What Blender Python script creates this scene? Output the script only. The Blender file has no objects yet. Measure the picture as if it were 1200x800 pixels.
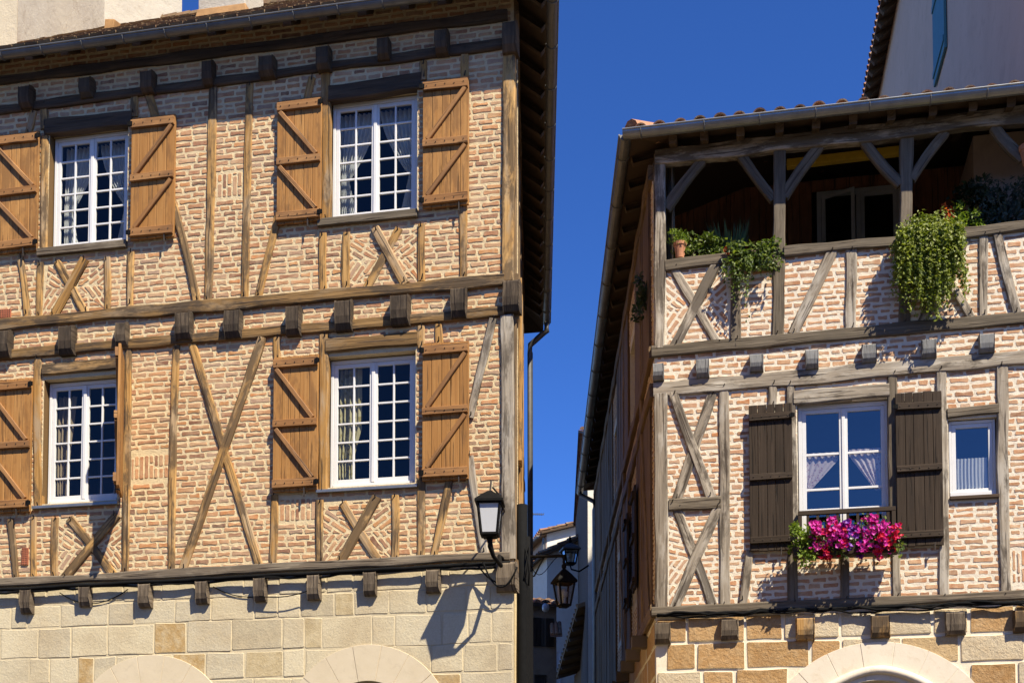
import bpy, math, random
from mathutils import Vector, Matrix, noise
random.seed(7)
U = random.uniform
scene = bpy.context.scene
COL = scene.collection

# ------------------------------------------------------------------ camera, sky, sun, exposure
FPX = 1500.0
PIT = math.radians(3.0)
HOR = 1010.0
PY0 = HOR - FPX*math.tan(PIT)
EYE = 1.6
cam = bpy.data.cameras.new('camera'); co = bpy.data.objects.new('camera', cam); COL.objects.link(co)
co.location = (0, 0, EYE); co.rotation_euler = (math.pi/2+PIT, 0, 0)
cam.sensor_width = 36; cam.lens = 36*FPX/1200; cam.shift_y = (PY0-400)/1200
cam.clip_start = .1; cam.clip_end = 2000
scene.camera = co
S = Vector((.865, -1.19, 1.85)).normalized()          # towards the sun
w = bpy.data.worlds.new('World'); scene.world = w; w.use_nodes = True
nt = w.node_tree; bg = nt.nodes['Background']
sky = nt.nodes.new('ShaderNodeTexSky'); sky.sky_type = 'NISHITA'; sky.sun_disc = False
sky.sun_elevation = math.asin(S.z); sky.sun_rotation = math.atan2(S.x, S.y)
sky.altitude = 2000; sky.air_density = .75; sky.dust_density = .0; sky.ozone_density = 9.0
hs = nt.nodes.new('ShaderNodeHueSaturation'); hs.inputs['Saturation'].default_value = 1.13; hs.inputs['Hue'].default_value = .510
nt.links.new(sky.outputs[0], hs.inputs['Color']); nt.links.new(hs.outputs[0], bg.inputs[0]); bg.inputs[1].default_value = .118
sl = bpy.data.lights.new('sun', 'SUN'); so = bpy.data.objects.new('sun', sl); COL.objects.link(so)
sl.energy = 5.0; sl.angle = math.radians(.53); sl.color = (1, .90, .73)
so.rotation_euler = S.to_track_quat('Z', 'Y').to_euler(); so.location = (20, -30, 40)
scene.view_settings.view_transform = 'Standard'; scene.view_settings.look = 'None'
scene.view_settings.exposure = .95; scene.view_settings.gamma = 1

# ------------------------------------------------------------------ helpers
def ray(px, py):
    x = (px-600)/FPX; y = (PY0-py)/FPX
    return Vector((x, math.cos(PIT)-math.sin(PIT)*y, math.sin(PIT)+math.cos(PIT)*y))
def at(px, py, Y):
    r = ray(px, py); return r*(Y/r.y)+Vector((0, 0, EYE))
class Facade:
    """vertical wall plane: local x along the wall, y into the building, z up"""
    def __init__(s, O, d):
        d = Vector(d).normalized(); s.O = Vector(O); s.d = d; s.inn = Vector((-d.y, d.x, 0)); s.rot = math.atan2(d.y, d.x)
        s.M = Matrix.Translation(s.O) @ Matrix.Rotation(s.rot, 4, 'Z')
    def loc(s, px, py, n=0.0):
        r = ray(px, py); t = (s.O.dot(s.inn)-n)/r.dot(s.inn)
        p = r*t+Vector((0, 0, EYE))-s.O
        return p.dot(s.d), p.z
    def v(s, px, py, n=0.0):
        u, z = s.loc(px, py, n); return Vector((u, -n, z))
class MB:
    def __init__(s): s.v=[]; s.f=[]; s.m=[]; s.r=[]; s.uv={}
    def pt(s, p): s.v.append(tuple(p)); return len(s.v)-1
    def face(s, idx, m=0, r=None, uv=None):
        s.f.append(tuple(idx)); s.m.append(m); s.r.append(random.random() if r is None else r)
        if uv: s.uv[len(s.f)-1] = uv
    def poly(s, pts, m=0, r=None, uv=None): s.face([s.pt(p) for p in pts], m, r, uv)
    def hexa(s, P, m=0, r=None):
        """8 points: bottom 0-3 ccw seen from top, top 4-7"""
        b = [s.pt(p) for p in P]; r = random.random() if r is None else r
        for q in ((3,2,1,0),(4,5,6,7),(0,1,5,4),(1,2,6,5),(2,3,7,6),(3,0,4,7)): s.face([b[i] for i in q], m, r)
    def box(s, a, b, m=0, r=None):
        x0,y0,z0=a; x1,y1,z1=b
        s.hexa([(x0,y0,z0),(x1,y0,z0),(x1,y1,z0),(x0,y1,z0),(x0,y0,z1),(x1,y0,z1),(x1,y1,z1),(x0,y1,z1)], m, r)
    def bar(s, a, b, w, h, up=Vector((0,0,1)), m=0, r=None):
        a=Vector(a); b=Vector(b); d=(b-a).normalized(); x=d.cross(up)
        if x.length<1e-4: x=d.cross(Vector((1,0,0)))
        x.normalize(); y=x.cross(d).normalized(); x*=w/2; y*=h/2
        s.hexa([a-x-y,a+x-y,b+x-y,b-x-y,a-x+y,a+x+y,b+x+y,b-x+y], m, r)
    def tube(s, path, r, seg=8, m=0, cap=True, rr=None):
        rings=[]; n=len(path); path=[Vector(p) for p in path]; rv=random.random() if rr is None else rr
        for i,p in enumerate(path):
            d=(path[min(i+1,n-1)]-path[max(i-1,0)]).normalized()
            x=d.cross(Vector((0,0,1)))
            if x.length<.05: x=d.cross(Vector((0,1,0)))
            x.normalize(); y=x.cross(d); ri=r[i] if isinstance(r,(list,tuple)) else r
            rings.append([s.pt(p+x*ri*math.cos(2*math.pi*k/seg)+y*ri*math.sin(2*math.pi*k/seg)) for k in range(seg)])
        for A,B in zip(rings,rings[1:]):
            for k in range(seg): s.face([A[k],A[(k+1)%seg],B[(k+1)%seg],B[k]], m, rv)
        if cap: s.face(rings[0][::-1],m,rv); s.face(rings[-1],m,rv)
    def lathe(s, c, prof, seg=16, m=0, M=None, rot=0):
        rings=[]; c=Vector(c); rv=random.random()
        for rad,z in prof:
            rings.append([s.pt(c+Vector((rad*math.cos(rot+2*math.pi*k/seg),rad*math.sin(rot+2*math.pi*k/seg),z))) for k in range(seg)])
        for A,B in zip(rings,rings[1:]):
            for k in range(seg): s.face([A[k],A[(k+1)%seg],B[(k+1)%seg],B[k]], m, rv)
        s.face(rings[0][::-1],m,rv); s.face(rings[-1],m,rv)
    def build(s, name, mats, parent=None, M=None, smooth=False, bevel=0):
        me = bpy.data.meshes.new(name); V = s.v if M is None else [tuple(M @ Vector(p)) for p in s.v]
        me.from_pydata(V, [], s.f)
        if not isinstance(mats,(list,tuple)): mats=[mats]
        for m in mats: me.materials.append(m)
        me.polygons.foreach_set('material_index', s.m)
        a = me.attributes.new('rnd','FLOAT','FACE'); a.data.foreach_set('value', s.r)
        if s.uv:
            l = me.uv_layers.new(name='UVMap'); 
            for fi,u in s.uv.items():
                p = me.polygons[fi]
                for k,li in enumerate(p.loop_indices): l.data[li].uv = u[k]
        if smooth: me.polygons.foreach_set('use_smooth',[True]*len(me.polygons))
        me.update(); o = bpy.data.objects.new(name, me); COL.objects.link(o)
        if parent: o.parent = parent
        if bevel:
            b=o.modifiers.new('bevel','BEVEL'); b.width=bevel; b.segments=2; b.limit_method='ANGLE'
        return o
def thing(name, label, cat, loc=(0,0,0), rotz=0, group=None):
    o = bpy.data.objects.new(name, None); COL.objects.link(o); o.location=loc; o.rotation_euler=(0,0,rotz)
    o.empty_display_size=.3
    return tag(o, label, cat, group)
def tag(o, label, cat, group=None):
    o['label']=label; o['category']=cat
    if group: o['group']=group
    return o
def rel(parent): return (Matrix.Translation(parent.location) @ parent.rotation_euler.to_matrix().to_4x4()).inverted()

# ------------------------------------------------------------------ materials
class NM:
    def __init__(s, name):
        s.m=bpy.data.materials.new(name); s.m.use_nodes=True; s.t=s.m.node_tree; s.t.nodes.clear()
        s.out=s.t.nodes.new('ShaderNodeOutputMaterial')
    def a(s, typ, props=None, **ins):
        n=s.t.nodes.new('ShaderNode'+typ)
        for k,v in (props or {}).items(): setattr(n,k,v)
        for k,v in ins.items():
            k2=int(k[1:]) if k[0]=='_' else k.replace('_',' ')
            sk=n.inputs[k2]
            if isinstance(v,bpy.types.NodeSocket): s.t.links.new(v,sk)
            else: sk.default_value=v
        return n
    def ramp(s, fac, stops, mode='LINEAR'):
        n=s.t.nodes.new('ShaderNodeValToRGB'); e=n.color_ramp.elements; n.color_ramp.interpolation=mode
        while len(e)<len(stops): e.new(.5)
        for el,(p,c) in zip(e,stops): el.position=p; el.color=(c if isinstance(c,tuple) else (c,c,c))+(1,)
        s.t.links.new(fac,n.inputs[0]); return n.outputs[0]
    def noise(s, vec, scale, detail=4, rough=.6, dist=0):
        return s.a('TexNoise',None,Vector=vec,Scale=scale,Detail=detail,Roughness=rough,Distortion=dist).outputs[0]
    def mix(s, fac, a, b, mode='MIX'):
        n=s.t.nodes.new('ShaderNodeMix'); n.data_type='RGBA'; n.blend_type=mode
        for k,v in ((0,fac),(6,a),(7,b)):
            if isinstance(v,bpy.types.NodeSocket): s.t.links.new(v,n.inputs[k])
            else: n.inputs[k].default_value = v if k==0 else tuple(v)+(1,)
        return n.outputs[2]
    def math(s, op, a, b=0.0):
        n=s.t.nodes.new('ShaderNodeMath'); n.operation=op
        for k,v in ((0,a),(1,b)):
            if isinstance(v,bpy.types.NodeSocket): s.t.links.new(v,n.inputs[k])
            else: n.inputs[k].default_value=v
        return n.outputs[0]
    def obj(s): return s.a('TexCoord').outputs['Object']
    def rnd(s): return s.a('Attribute',{'attribute_name':'rnd'}).outputs['Fac']
    def orand(s): return s.a('ObjectInfo').outputs['Random']
    def bump(s, h, strength=.5, dist=.01):
        return s.a('Bump',None,Height=h,Strength=strength,Distance=dist).outputs[0]
    def bsdf(s, col, rough=.9, normal=None, **kw):
        ins={'Base_Color':col if isinstance(col,bpy.types.NodeSocket) else tuple(col)+(1,),'Roughness':rough}
        if normal: ins['Normal']=normal
        ins.update(kw); b=s.a('BsdfPrincipled',None,**ins); s.t.links.new(b.outputs[0],s.out.inputs[0]); return s.m
def masonry(name, stops, dust, dustamt, bumps=(90,.6,.006), speck=.35):
    n=NM(name); o=n.obj(); c=n.ramp(n.rnd(),stops)
    n1=n.noise(o,9,5,.65); n2=n.noise(o,55,4,.7)
    c=n.mix(n.math('MULTIPLY',n.ramp(n2,[(.35,1.0),(.65,0.0)]),speck),c,n.mix(1,c,(.5,.42,.36),'MULTIPLY'))
    c=n.mix(n.math('MULTIPLY',n.ramp(n1,[(.42,0.0),(.68,1.0)]),dustamt),c,dust)
    lg=n.noise(o,.9,5,.6,.4); c=n.mix(n.math('MULTIPLY',n.ramp(lg,[(.46,0.0),(.66,1.0)]),.55),c,n.mix(1,c,(.70,.62,.54),'MULTIPLY'))
    h=n.math('ADD',n.noise(o,bumps[0],5,.7),n.math('MULTIPLY',n1,.8))
    return n.bsdf(c,.93,n.bump(h,bumps[1],bumps[2]))
def plaster(name, c1, c2, c3=None, sc=3, bumps=(70,.5,.006)):
    n=NM(name); o=n.obj(); a=n.noise(o,sc,6,.62)
    c=n.ramp(a,[(.3,c1),(.7,c2)])
    if c3: c=n.mix(n.ramp(n.noise(o,sc*2.7,6,.7,.6),[(.52,0.0),(.72,.8)]),c,c3)
    h=n.math('ADD',n.noise(o,bumps[0],5,.75),n.math('MULTIPLY',n.noise(o,bumps[0]*.22,3,.6),1.3))
    return n.bsdf(c,.95,n.bump(h,bumps[1],bumps[2]))
def wood(name, stops, patch, patchamt, dark=(.05,.035,.025), rough=.8, bstr=.7, lengthfreq=1.6, crack=.75, silver=0.0, silvc=(.34,.285,.205)):
    n=NM(name); uv=n.a('UVMap').outputs[0]
    g=n.noise(n.a('Mapping',None,Vector=uv,Scale=(lengthfreq,38,1)).outputs[0],1,5,.65,.4)
    g2=n.noise(n.a('Mapping',None,Vector=uv,Scale=(1.1,9,1)).outputs[0],1,4,.6,.8)
    base=n.ramp(n.math('ADD',n.math('MULTIPLY',g,.55),n.math('ADD',n.math('MULTIPLY',g2,.35),n.math('ADD',n.math('MULTIPLY',n.orand(),.17),n.math('MULTIPLY',n.rnd(),.09)))),stops)
    o=n.obj(); pm=n.noise(n.a('Mapping',None,Vector=uv,Scale=(1.6,5,1)).outputs[0],1,6,.7,.3)
    pm=n.math('ADD',pm,n.math('MULTIPLY',n.math('SUBTRACT',n.orand(),.5),.16))
    pg=n.noise(n.a('Mapping',None,Vector=uv,Scale=(1.1,4,1),Location=(31,17,0)).outputs[0],1,5,.65,.4)
    c=n.mix(n.math('MULTIPLY',n.ramp(pg,[(.50,0.0),(.62,1.0)]),.55*silver),base,silvc)
    c=n.mix(n.math('MULTIPLY',n.ramp(pm,[(.48,0.0),(.58,1.0)]),patchamt),c,patch)
    ck=n.ramp(n.noise(n.a('Mapping',None,Vector=uv,Scale=(1.1,30,1)).outputs[0],1,3,.5,.2),[(.35,1.0),(.405,0.0)])
    c=n.mix(n.math('MULTIPLY',ck,crack),c,dark)
    h=n.math('SUBTRACT',g,n.math('MULTIPLY',ck,1.5))
    return n.bsdf(c,rough,n.bump(h,bstr,.008),Specular_IOR_Level=.18)
def simple(name, c, rough=.6, var=.25, sc=12, metal=0, bstr=.1, spec=.5):
    n=NM(name); o=n.obj(); a=n.noise(o,sc,5,.65)
    d=tuple(x*(1-var) for x in c); e=tuple(min(1,x*(1+var*.6)) for x in c)
    return n.bsdf(n.ramp(a,[(.3,d),(.7,e)]),rough,n.bump(n.noise(o,sc*6,3,.6),bstr,.004),Metallic=metal,Specular_IOR_Level=spec)
def leafm(name, a, b, c, rough=.5, tr=.45):
    n=NM(name); col=n.ramp(n.rnd(),[(0,a),(.5,b),(1,c)])
    d=n.a('BsdfPrincipled',None,Base_Color=col,Roughness=rough)
    t=n.a('BsdfTranslucent',None,Color=n.mix(1,col,(1.1,1.15,.6),'MULTIPLY'))
    m=n.a('MixShader',None,_0=tr,_1=d.outputs[0],_2=t.outputs[0]); n.t.links.new(m.outputs[0],n.out.inputs[0]); return n.m
def glassm(name, refl, tint=(.85,.88,.88)):
    n=NM(name)
    o=n.obj(); nb=n.bump(n.noise(o,2.2,2,.5),.05,.02)
    g=n.a('BsdfGlossy',None,Color=(1,1,1,1),Roughness=.02,Normal=nb); t=n.a('BsdfTransparent',None,Color=tint+(1,))
    ge=n.a('NewGeometry'); dt=n.a('VectorMath',{'operation':'DOT_PRODUCT'},_0=ge.outputs['Incoming'],_1=ge.outputs['Normal']).outputs['Value']
    fr=n.math('ADD',.045,n.math('MULTIPLY',.9,n.math('POWER',n.math('SUBTRACT',1.0,n.math('ABSOLUTE',dt)),5.0)))
    m=n.a('MixShader',None,_0=n.math('MULTIPLY',fr,refl),_1=t.outputs[0],_2=g.outputs[0]); n.t.links.new(m.outputs[0],n.out.inputs[0]); return n.m

M_brickL=masonry('brick_left',[(0,(.22,.11,.065)),(.12,(.36,.165,.085)),(.4,(.53,.265,.12)),(.62,(.51,.30,.16)),(.82,(.38,.245,.165)),(.9,(.52,.26,.10)),(1,(.54,.23,.085))],(.60,.46,.28),.42)
M_brickR=masonry('brick_right',[(0,(.32,.16,.085)),(.2,(.46,.225,.11)),(.5,(.53,.29,.15)),(.75,(.46,.28,.18)),(1,(.53,.23,.09))],(.66,.53,.35),.45)
M_mortL=plaster('mortar_left',(.57,.445,.26),(.66,.535,.32),(.46,.35,.20),7,(80,.9,.008))
M_mortR=plaster('mortar_right',(.66,.575,.44),(.74,.665,.53),(.54,.45,.32),7,(80,.9,.008))
M_stoneL=masonry('stone_left',[(0,(.47,.405,.27)),(.3,(.58,.505,.34)),(.5,(.50,.44,.31)),(.7,(.63,.555,.38)),(.88,(.55,.465,.29)),(.95,(.47,.37,.20)),(.975,(.43,.28,.11)),(1,(.45,.31,.13))],(.58,.49,.315),.6,(38,.5,.012),.3)
M_stmortL=plaster('stone_mortar_left',(.50,.42,.27),(.57,.48,.31),(.44,.36,.22),5)
M_stoneR=masonry('stone_right',[(0,(.40,.23,.085)),(.3,(.48,.30,.125)),(.5,(.42,.23,.085)),(.70,(.53,.37,.18)),(.77,(.60,.51,.35)),(1,(.60,.53,.39))],(.56,.42,.24),.4,(30,.9,.016),.4)
M_stmortR=plaster('stone_mortar_right',(.70,.61,.46),(.74,.66,.51),(.60,.50,.35),5)
M_arch=plaster('arch_stone',(.56,.47,.32),(.61,.52,.37),(.50,.42,.29),3,(60,.25,.004))
M_archR=plaster('arch_stone_pale',(.66,.58,.45),(.71,.63,.50),(.58,.49,.35),3,(60,.3,.005))
M_honey=wood('honey_timber',[(.28,(.09,.05,.02)),(.5,(.32,.172,.052)),(.72,(.48,.29,.11))],(.095,.065,.038),.85,silver=1.0)
M_belt=wood('brown_timber',[(.3,(.045,.028,.014)),(.5,(.14,.082,.033)),(.72,(.30,.18,.07))],(.06,.044,.03),.85,silver=.5)
M_grey=wood('grey_timber',[(.28,(.085,.068,.048)),(.5,(.235,.195,.145)),(.72,(.39,.335,.26))],(.075,.06,.044),.8,silver=1.2,silvc=(.46,.42,.35))
M_greydk=wood('dark_grey_timber',[(.28,(.045,.036,.025)),(.5,(.12,.097,.068)),(.72,(.22,.18,.13))],(.095,.072,.05),.6)
M_dark=wood('dark_timber',[(.28,(.035,.024,.016)),(.5,(.075,.05,.032)),(.72,(.13,.09,.055))],(.05,.04,.03),.6)
M_side=wood('brown_board',[(.28,(.06,.038,.02)),(.5,(.15,.095,.048)),(.72,(.25,.165,.085))],(.08,.055,.032),.6)
M_shut=wood('stained_pine',[(.28,(.20,.095,.026)),(.5,(.32,.152,.044)),(.72,(.41,.215,.07))],(.17,.085,.032),.6,(.10,.05,.018),.6,.45,.8,.6)
M_shutb=wood('stained_batten',[(.28,(.13,.062,.024)),(.5,(.26,.125,.045)),(.72,(.36,.19,.075))],(.16,.08,.035),.6,(.07,.04,.02),.6,.45,.9)
M_shutd=wood('dark_brown_board',[(.28,(.018,.012,.007)),(.5,(.036,.024,.015)),(.72,(.06,.042,.028))],(.028,.02,.014),.5,(.008,.006,.004),.75,.5,.9)
M_corb=wood('weathered_end_grain',[(.28,(.045,.034,.024)),(.5,(.115,.088,.06)),(.72,(.21,.165,.115))],(.06,.045,.032),.7,lengthfreq=5)
M_corbdk=wood('blackened_end_grain',[(.28,(.022,.016,.011)),(.5,(.06,.044,.03)),(.72,(.12,.09,.06))],(.03,.023,.017),.7,lengthfreq=5)
M_greycap=wood('grey_end_grain',[(.28,(.12,.12,.116)),(.5,(.19,.19,.183)),(.72,(.26,.257,.247))],(.13,.127,.12),.5,(.05,.048,.044),lengthfreq=5,crack=.4)
M_lead=simple('grey_lead',(.15,.15,.145),.7,.25,20,.3,.2)
M_white=simple('white_paint',(.66,.655,.64),.45,.05,6,0,.04)
M_greypaint=simple('grey_paint',(.55,.55,.53),.5,.1,6)
M_zinc=simple('zinc',(.30,.31,.31),.42,.22,5,.75,.08)
M_zincd=simple('dull_zinc',(.17,.17,.165),.5,.25,5,.6,.1)
M_iron=simple('black_iron',(.008,.0075,.007),.6,.3,20,0,.15,.08)
M_rust=simple('dark_iron',(.045,.035,.028),.7,.4,30,.3,.3)
M_cable=simple('black_cable',(.006,.006,.006),.85,.3,20,0,.1,.12)
M_terra=simple('terracotta',(.46,.20,.10),.85,.3,14,0,.2)
M_ochre=simple('ochre_mortar',(.36,.20,.08),.9,.25,8,0,.4)
M_tileL=masonry('mossy_tile',[(0,(.10,.058,.034)),(.4,(.20,.115,.062)),(.75,(.27,.165,.085)),(1,(.18,.145,.08))],(.24,.19,.10),.7,(40,.8,.01))
M_tileR=masonry('canal_tile',[(0,(.13,.07,.045)),(.4,(.30,.13,.075)),(.7,(.42,.19,.10)),(1,(.36,.25,.16))],(.34,.28,.18),.6,(40,.8,.01))
M_plR=plaster('rough_render',(.40,.36,.30),(.50,.46,.38),(.33,.28,.22),1.2,(60,.6,.012))
M_cream=plaster('cream_render',(.56,.47,.32),(.62,.53,.37),(.52,.42,.27),1.5,(40,.6,.01))
M_greyr=plaster('grey_render',(.44,.335,.265),(.50,.385,.31),(.38,.29,.23),.9,(40,.4,.006))
M_whiter=plaster('white_render',(.68,.64,.55),(.74,.70,.60),(.60,.55,.45),1.2,(30,.8,.012))
M_brownr=plaster('brown_render',(.28,.20,.13),(.36,.27,.18),(.22,.16,.10),2,(20,.9,.02))
M_shadeside=plaster('shaded_side_render',(.085,.07,.055),(.11,.09,.07),(.06,.05,.04),2,(20,.9,.02))  # shade on the tall alley house's receding side, put into its render colour
M_teal=simple('teal_paint',(.05,.16,.19),.5,.15,8)
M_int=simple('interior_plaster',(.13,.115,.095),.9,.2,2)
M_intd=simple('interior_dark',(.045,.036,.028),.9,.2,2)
M_redbrown=wood('red_brown_board',[(.28,(.11,.045,.02)),(.5,(.24,.10,.05)),(.72,(.36,.16,.08))],(.17,.08,.04),.5)
M_yellow=simple('yellow_paint',(.80,.52,.05),.5,.15,10)
M_glassL=glassm('window_glass',.8); M_glassR=glassm('double_glazing',3.2)
M_milk=simple('milky_glass',(.50,.51,.52),.25,.04,5,0,.0)
M_lampglass=glassm('lamp_glass',2.0,(.75,.78,.78))
M_clay=simple('red_clay_vent',(.40,.12,.055),.9,.3,30)
M_hole=simple('hollow',(.05,.02,.012),.95,.1,5)
M_pave=plaster('paving',(.055,.044,.032),(.07,.056,.04),(.045,.036,.026),1.0,(20,.6,.01))
M_stonepave=plaster('rubble_stone',(.34,.30,.25),(.42,.38,.31),(.28,.25,.21),1.0,(20,.6,.01))
def curtm(name,c,tr=.45,pattern=None):
    n=NM(name); o=n.obj(); col=None
    if pattern:
        v=n.a('TexVoronoi',None,Vector=o,Scale=pattern[0]).outputs[0]
        col=n.mix(n.ramp(v,[(.25,.85),(.42,0.0)]),c,pattern[1])
    else: col=n.mix(n.ramp(n.noise(o,30,3,.6),[(.35,0.0),(.65,.35)]),c,tuple(x*.85 for x in c))
    d=n.a('BsdfDiffuse',None,Color=col); t=n.a('BsdfTranslucent',None,Color=col); x=n.a('BsdfTransparent')
    m=n.a('MixShader',None,_0=tr,_1=d.outputs[0],_2=t.outputs[0]); m2=n.a('MixShader',None,_0=.08,_1=m.outputs[0],_2=x.outputs[0])
    n.t.links.new(m2.outputs[0],n.out.inputs[0]); return n.m
M_curt=curtm('white_voile',(.86,.86,.84)); M_curty=curtm('yellow_print',(.62,.56,.34),.35,(16,(.40,.33,.12)))
M_curtb=curtm('beige_cloth',(.42,.33,.22),.3); M_lace=curtm('lace',(.76,.78,.80),.4); M_pink=curtm('pink_print',(.80,.70,.70),.4,(28,(.50,.30,.36)))
M_ivy=leafm('trailing_leaf',(.05,.085,.014),(.10,.15,.022),(.19,.235,.04))
M_hang=leafm('hanging_leaf',(.11,.15,.015),(.19,.235,.028),(.30,.33,.06))
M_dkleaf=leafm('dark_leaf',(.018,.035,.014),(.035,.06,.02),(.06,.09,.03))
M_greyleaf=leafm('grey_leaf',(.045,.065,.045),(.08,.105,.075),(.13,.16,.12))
M_lime=leafm('lime_leaf',(.09,.15,.012),(.16,.24,.02),(.26,.34,.04))
M_stem=simple('stem',(.10,.09,.04),.8,.3,20)
def petal(name,a,b): return leafm(name,a,tuple((x+y)/2 for x,y in zip(a,b)),b,.5,.35)
M_mag=petal('magenta_petal',(.50,.012,.26),(.72,.05,.48)); M_red=petal('red_petal',(.55,.006,.035),(.72,.02,.09)); M_pur=petal('purple_petal',(.10,.012,.28),(.20,.03,.42)); M_orange=petal('orange_petal',(.6,.09,.02),(.75,.16,.03))

# ------------------------------------------------------------------ façade planes
A = math.radians(-11.2); D = Vector((math.cos(A), math.sin(A), 0))
L = Facade((.02,14,0), D); R = Facade((1.85,16.3,0), D)
LS = Facade(L.O, (.0195,1,0))                 # alley side of the left house (x runs away from the camera)
RS = Facade(R.O, (-.0153,-1,0))               # alley side of the right house (x runs towards the camera)

# ------------------------------------------------------------------ builders
def rowmb(mb, u0,u1,z0,z1, holes, hs, ls, gap, proud, y0=0.0, m=1, jit=.004, wav=.012, minl=.05):
    z=z0; row=0
    while z<z1-.02:
        h=min(U(*hs),z1-z); row+=1
        iv=[(u0,u1)]
        for (a,b,c,d) in holes:
            if d>z+.006 and c<z+h-.006:
                nv=[]
                for (p,q) in iv:
                    if b<=p or a>=q: nv.append((p,q)); continue
                    if a>p: nv.append((p,a))
                    if b<q: nv.append((b,q))
                iv=nv
        for (p,q) in iv:
            u=p-(U(0,ls[0]) if p==u0 else 0)
            while u<q-minl:
                l=U(*ls)
                if q-u-l<minl*1.4: l=q-u
                a,b=max(u,p)+gap/2,u+l-gap/2
                if b-a>minl*.6:
                    zz=z+wav*noise.noise(Vector((u*.8,z*3,1.7)))
                    t=U(-.025,.025)*.25 if h<.1 else 0
                    brick(mb,[(a,zz+gap/2-t*.05),(b,zz+gap/2+U(-1,1)*jit),(b+U(-1,1)*jit,zz+h-gap/2+U(-1,1)*jit),(a+U(-1,1)*jit,zz+h-gap/2+U(-1,1)*jit)],U(*proud),y0,m,jit)
                u+=l
        z+=h
def brick(mb, q, proud, y0=0.0, m=1, jit=.004, fixed=None):
    n=len(q); out=[]
    for i in range(n):
        p=Vector(q[i]); a_=Vector(q[i-1])-p; b_=Vector(q[(i+1)%n])-p
        k1=min(.34,U(.006,.015)*(1 if m==1 else .9)/max(a_.length,.001)); k2=min(.34,U(.006,.015)/max(b_.length,.001))
        out.append(p+a_*k1); out.append(p+b_*k2)
        if b_.length>.09: out.append(p+b_*.5+Vector((0,U(-1,1)*jit*.45)))
    c=sum(out,Vector((0,0)))/len(out); r=random.random() if fixed is None else fixed
    A_=[mb.pt((p.x,y0+.004,p.y)) for p in out]; B_=[]
    for p in out:
        d=c-p; k=min(.4,(.0045+U(0,.002))/max(d.length,.01)); k2=k*1.6
        B_.append(mb.pt((p.x+d.x*k,y0-proud+U(-.0015,.0015),p.y+d.y*k2)))
    N=len(out)
    C_=[]
    for i in range(N):
        q=Vector(mb.v[B_[i]]); e=Vector((c.x,q.y,c.y))-q; C_.append(mb.pt(q+e*min(.3,.004/max(e.length,.01))+Vector((0,-.0012,0))))
    for i in range(N):
        j=(i+1)%N; mb.face([A_[i],A_[j],B_[j],B_[i]],0,r); mb.face([B_[i],B_[j],C_[j],C_[i]],m,max(0,r-.12) if m==1 else r)
    mb.face(C_,m,r)
def clip(poly, a, b):
    out=[]; n=len(poly); e=Vector((b[0]-a[0],b[1]-a[1]))
    sd=lambda p: e.x*(p[1]-a[1])-e.y*(p[0]-a[0])
    for i in range(n):
        p,q=poly[i],poly[(i+1)%n]; s,t=sd(p),sd(q)
        if s>=0: out.append(p)
        if (s>=0)!=(t>=0):
            k=s/(s-t); out.append((p[0]+(q[0]-p[0])*k,p[1]+(q[1]-p[1])*k))
    return out
def area(p): return .5*sum(p[i][0]*p[(i+1)%len(p)][1]-p[(i+1)%len(p)][0]*p[i][1] for i in range(len(p)))
def angled(mb, poly, ang, hs=(.060,.072), ls=(.14,.25), gap=.017, proud=(.001,.006), m=1):
    """bricks laid at an angle inside a convex panel (ccw)"""
    if area(poly)<0: poly=poly[::-1]
    ca,sa=math.cos(ang),math.sin(ang)
    inv=[(x*ca+z*sa,-x*sa+z*ca) for x,z in poly]
    x0=min(p[0] for p in inv); x1=max(p[0] for p in inv); z0=min(p[1] for p in inv); z1=max(p[1] for p in inv)
    z=z0
    while z<z1:
        h=U(*hs); x=x0-U(0,.2)
        while x<x1:
            l=U(*ls); q=[(x+gap/2,z+gap/2),(x+l-gap/2,z+gap/2),(x+l-gap/2,z+h-gap/2),(x+gap/2,z+h-gap/2)]
            for i in range(len(inv)):
                q=clip(q,inv[i],inv[(i+1)%len(inv)])
                if len(q)<3: break
            if len(q)>=3 and area(q)>.0009:
                brick(mb,[(a*ca-b*sa,a*sa+b*ca) for a,b in q],U(*proud),0,m)
            x+=l
        z+=h
def sheet(mb, u0,u1,ztop, zbot, openings, thick=.22, m=0, y0=0.0, rv=0):
    """wall with rectangular openings and their reveals"""
    us=sorted({u0,u1}|{a for o in openings for a in o[:2]}); zs=sorted({zbot,ztop}|{a for o in openings for a in o[2:]})
    us=[u for u in us if u0<=u<=u1]; zs=[z for z in zs if zbot<=z<=ztop]
    for a,b in zip(us,us[1:]):
        for c,d in zip(zs,zs[1:]):
            cu,cz=(a+b)/2,(c+d)/2
            if any(o[0]<cu<o[1] and o[2]<cz<o[3] for o in openings): continue
            mb.poly([(a,y0,c),(b,y0,c),(b,y0,d),(a,y0,d)],m)
            mb.poly([(a,y0+thick,c),(a,y0+thick,d),(b,y0+thick,d),(b,y0+thick,c)],m)
    for a,b,c,d in openings:
        e=y0+thick
        mb.poly([(a,y0,c),(a,y0,d),(a,e,d),(a,e,c)],rv); mb.poly([(b,y0,c),(b,e,c),(b,e,d),(b,y0,d)],rv)
        mb.poly([(a,y0,d),(b,y0,d),(b,e,d),(a,e,d)],m); mb.poly([(a,y0,c),(a,e,c),(b,e,c),(b,y0,c)],m)
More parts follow.
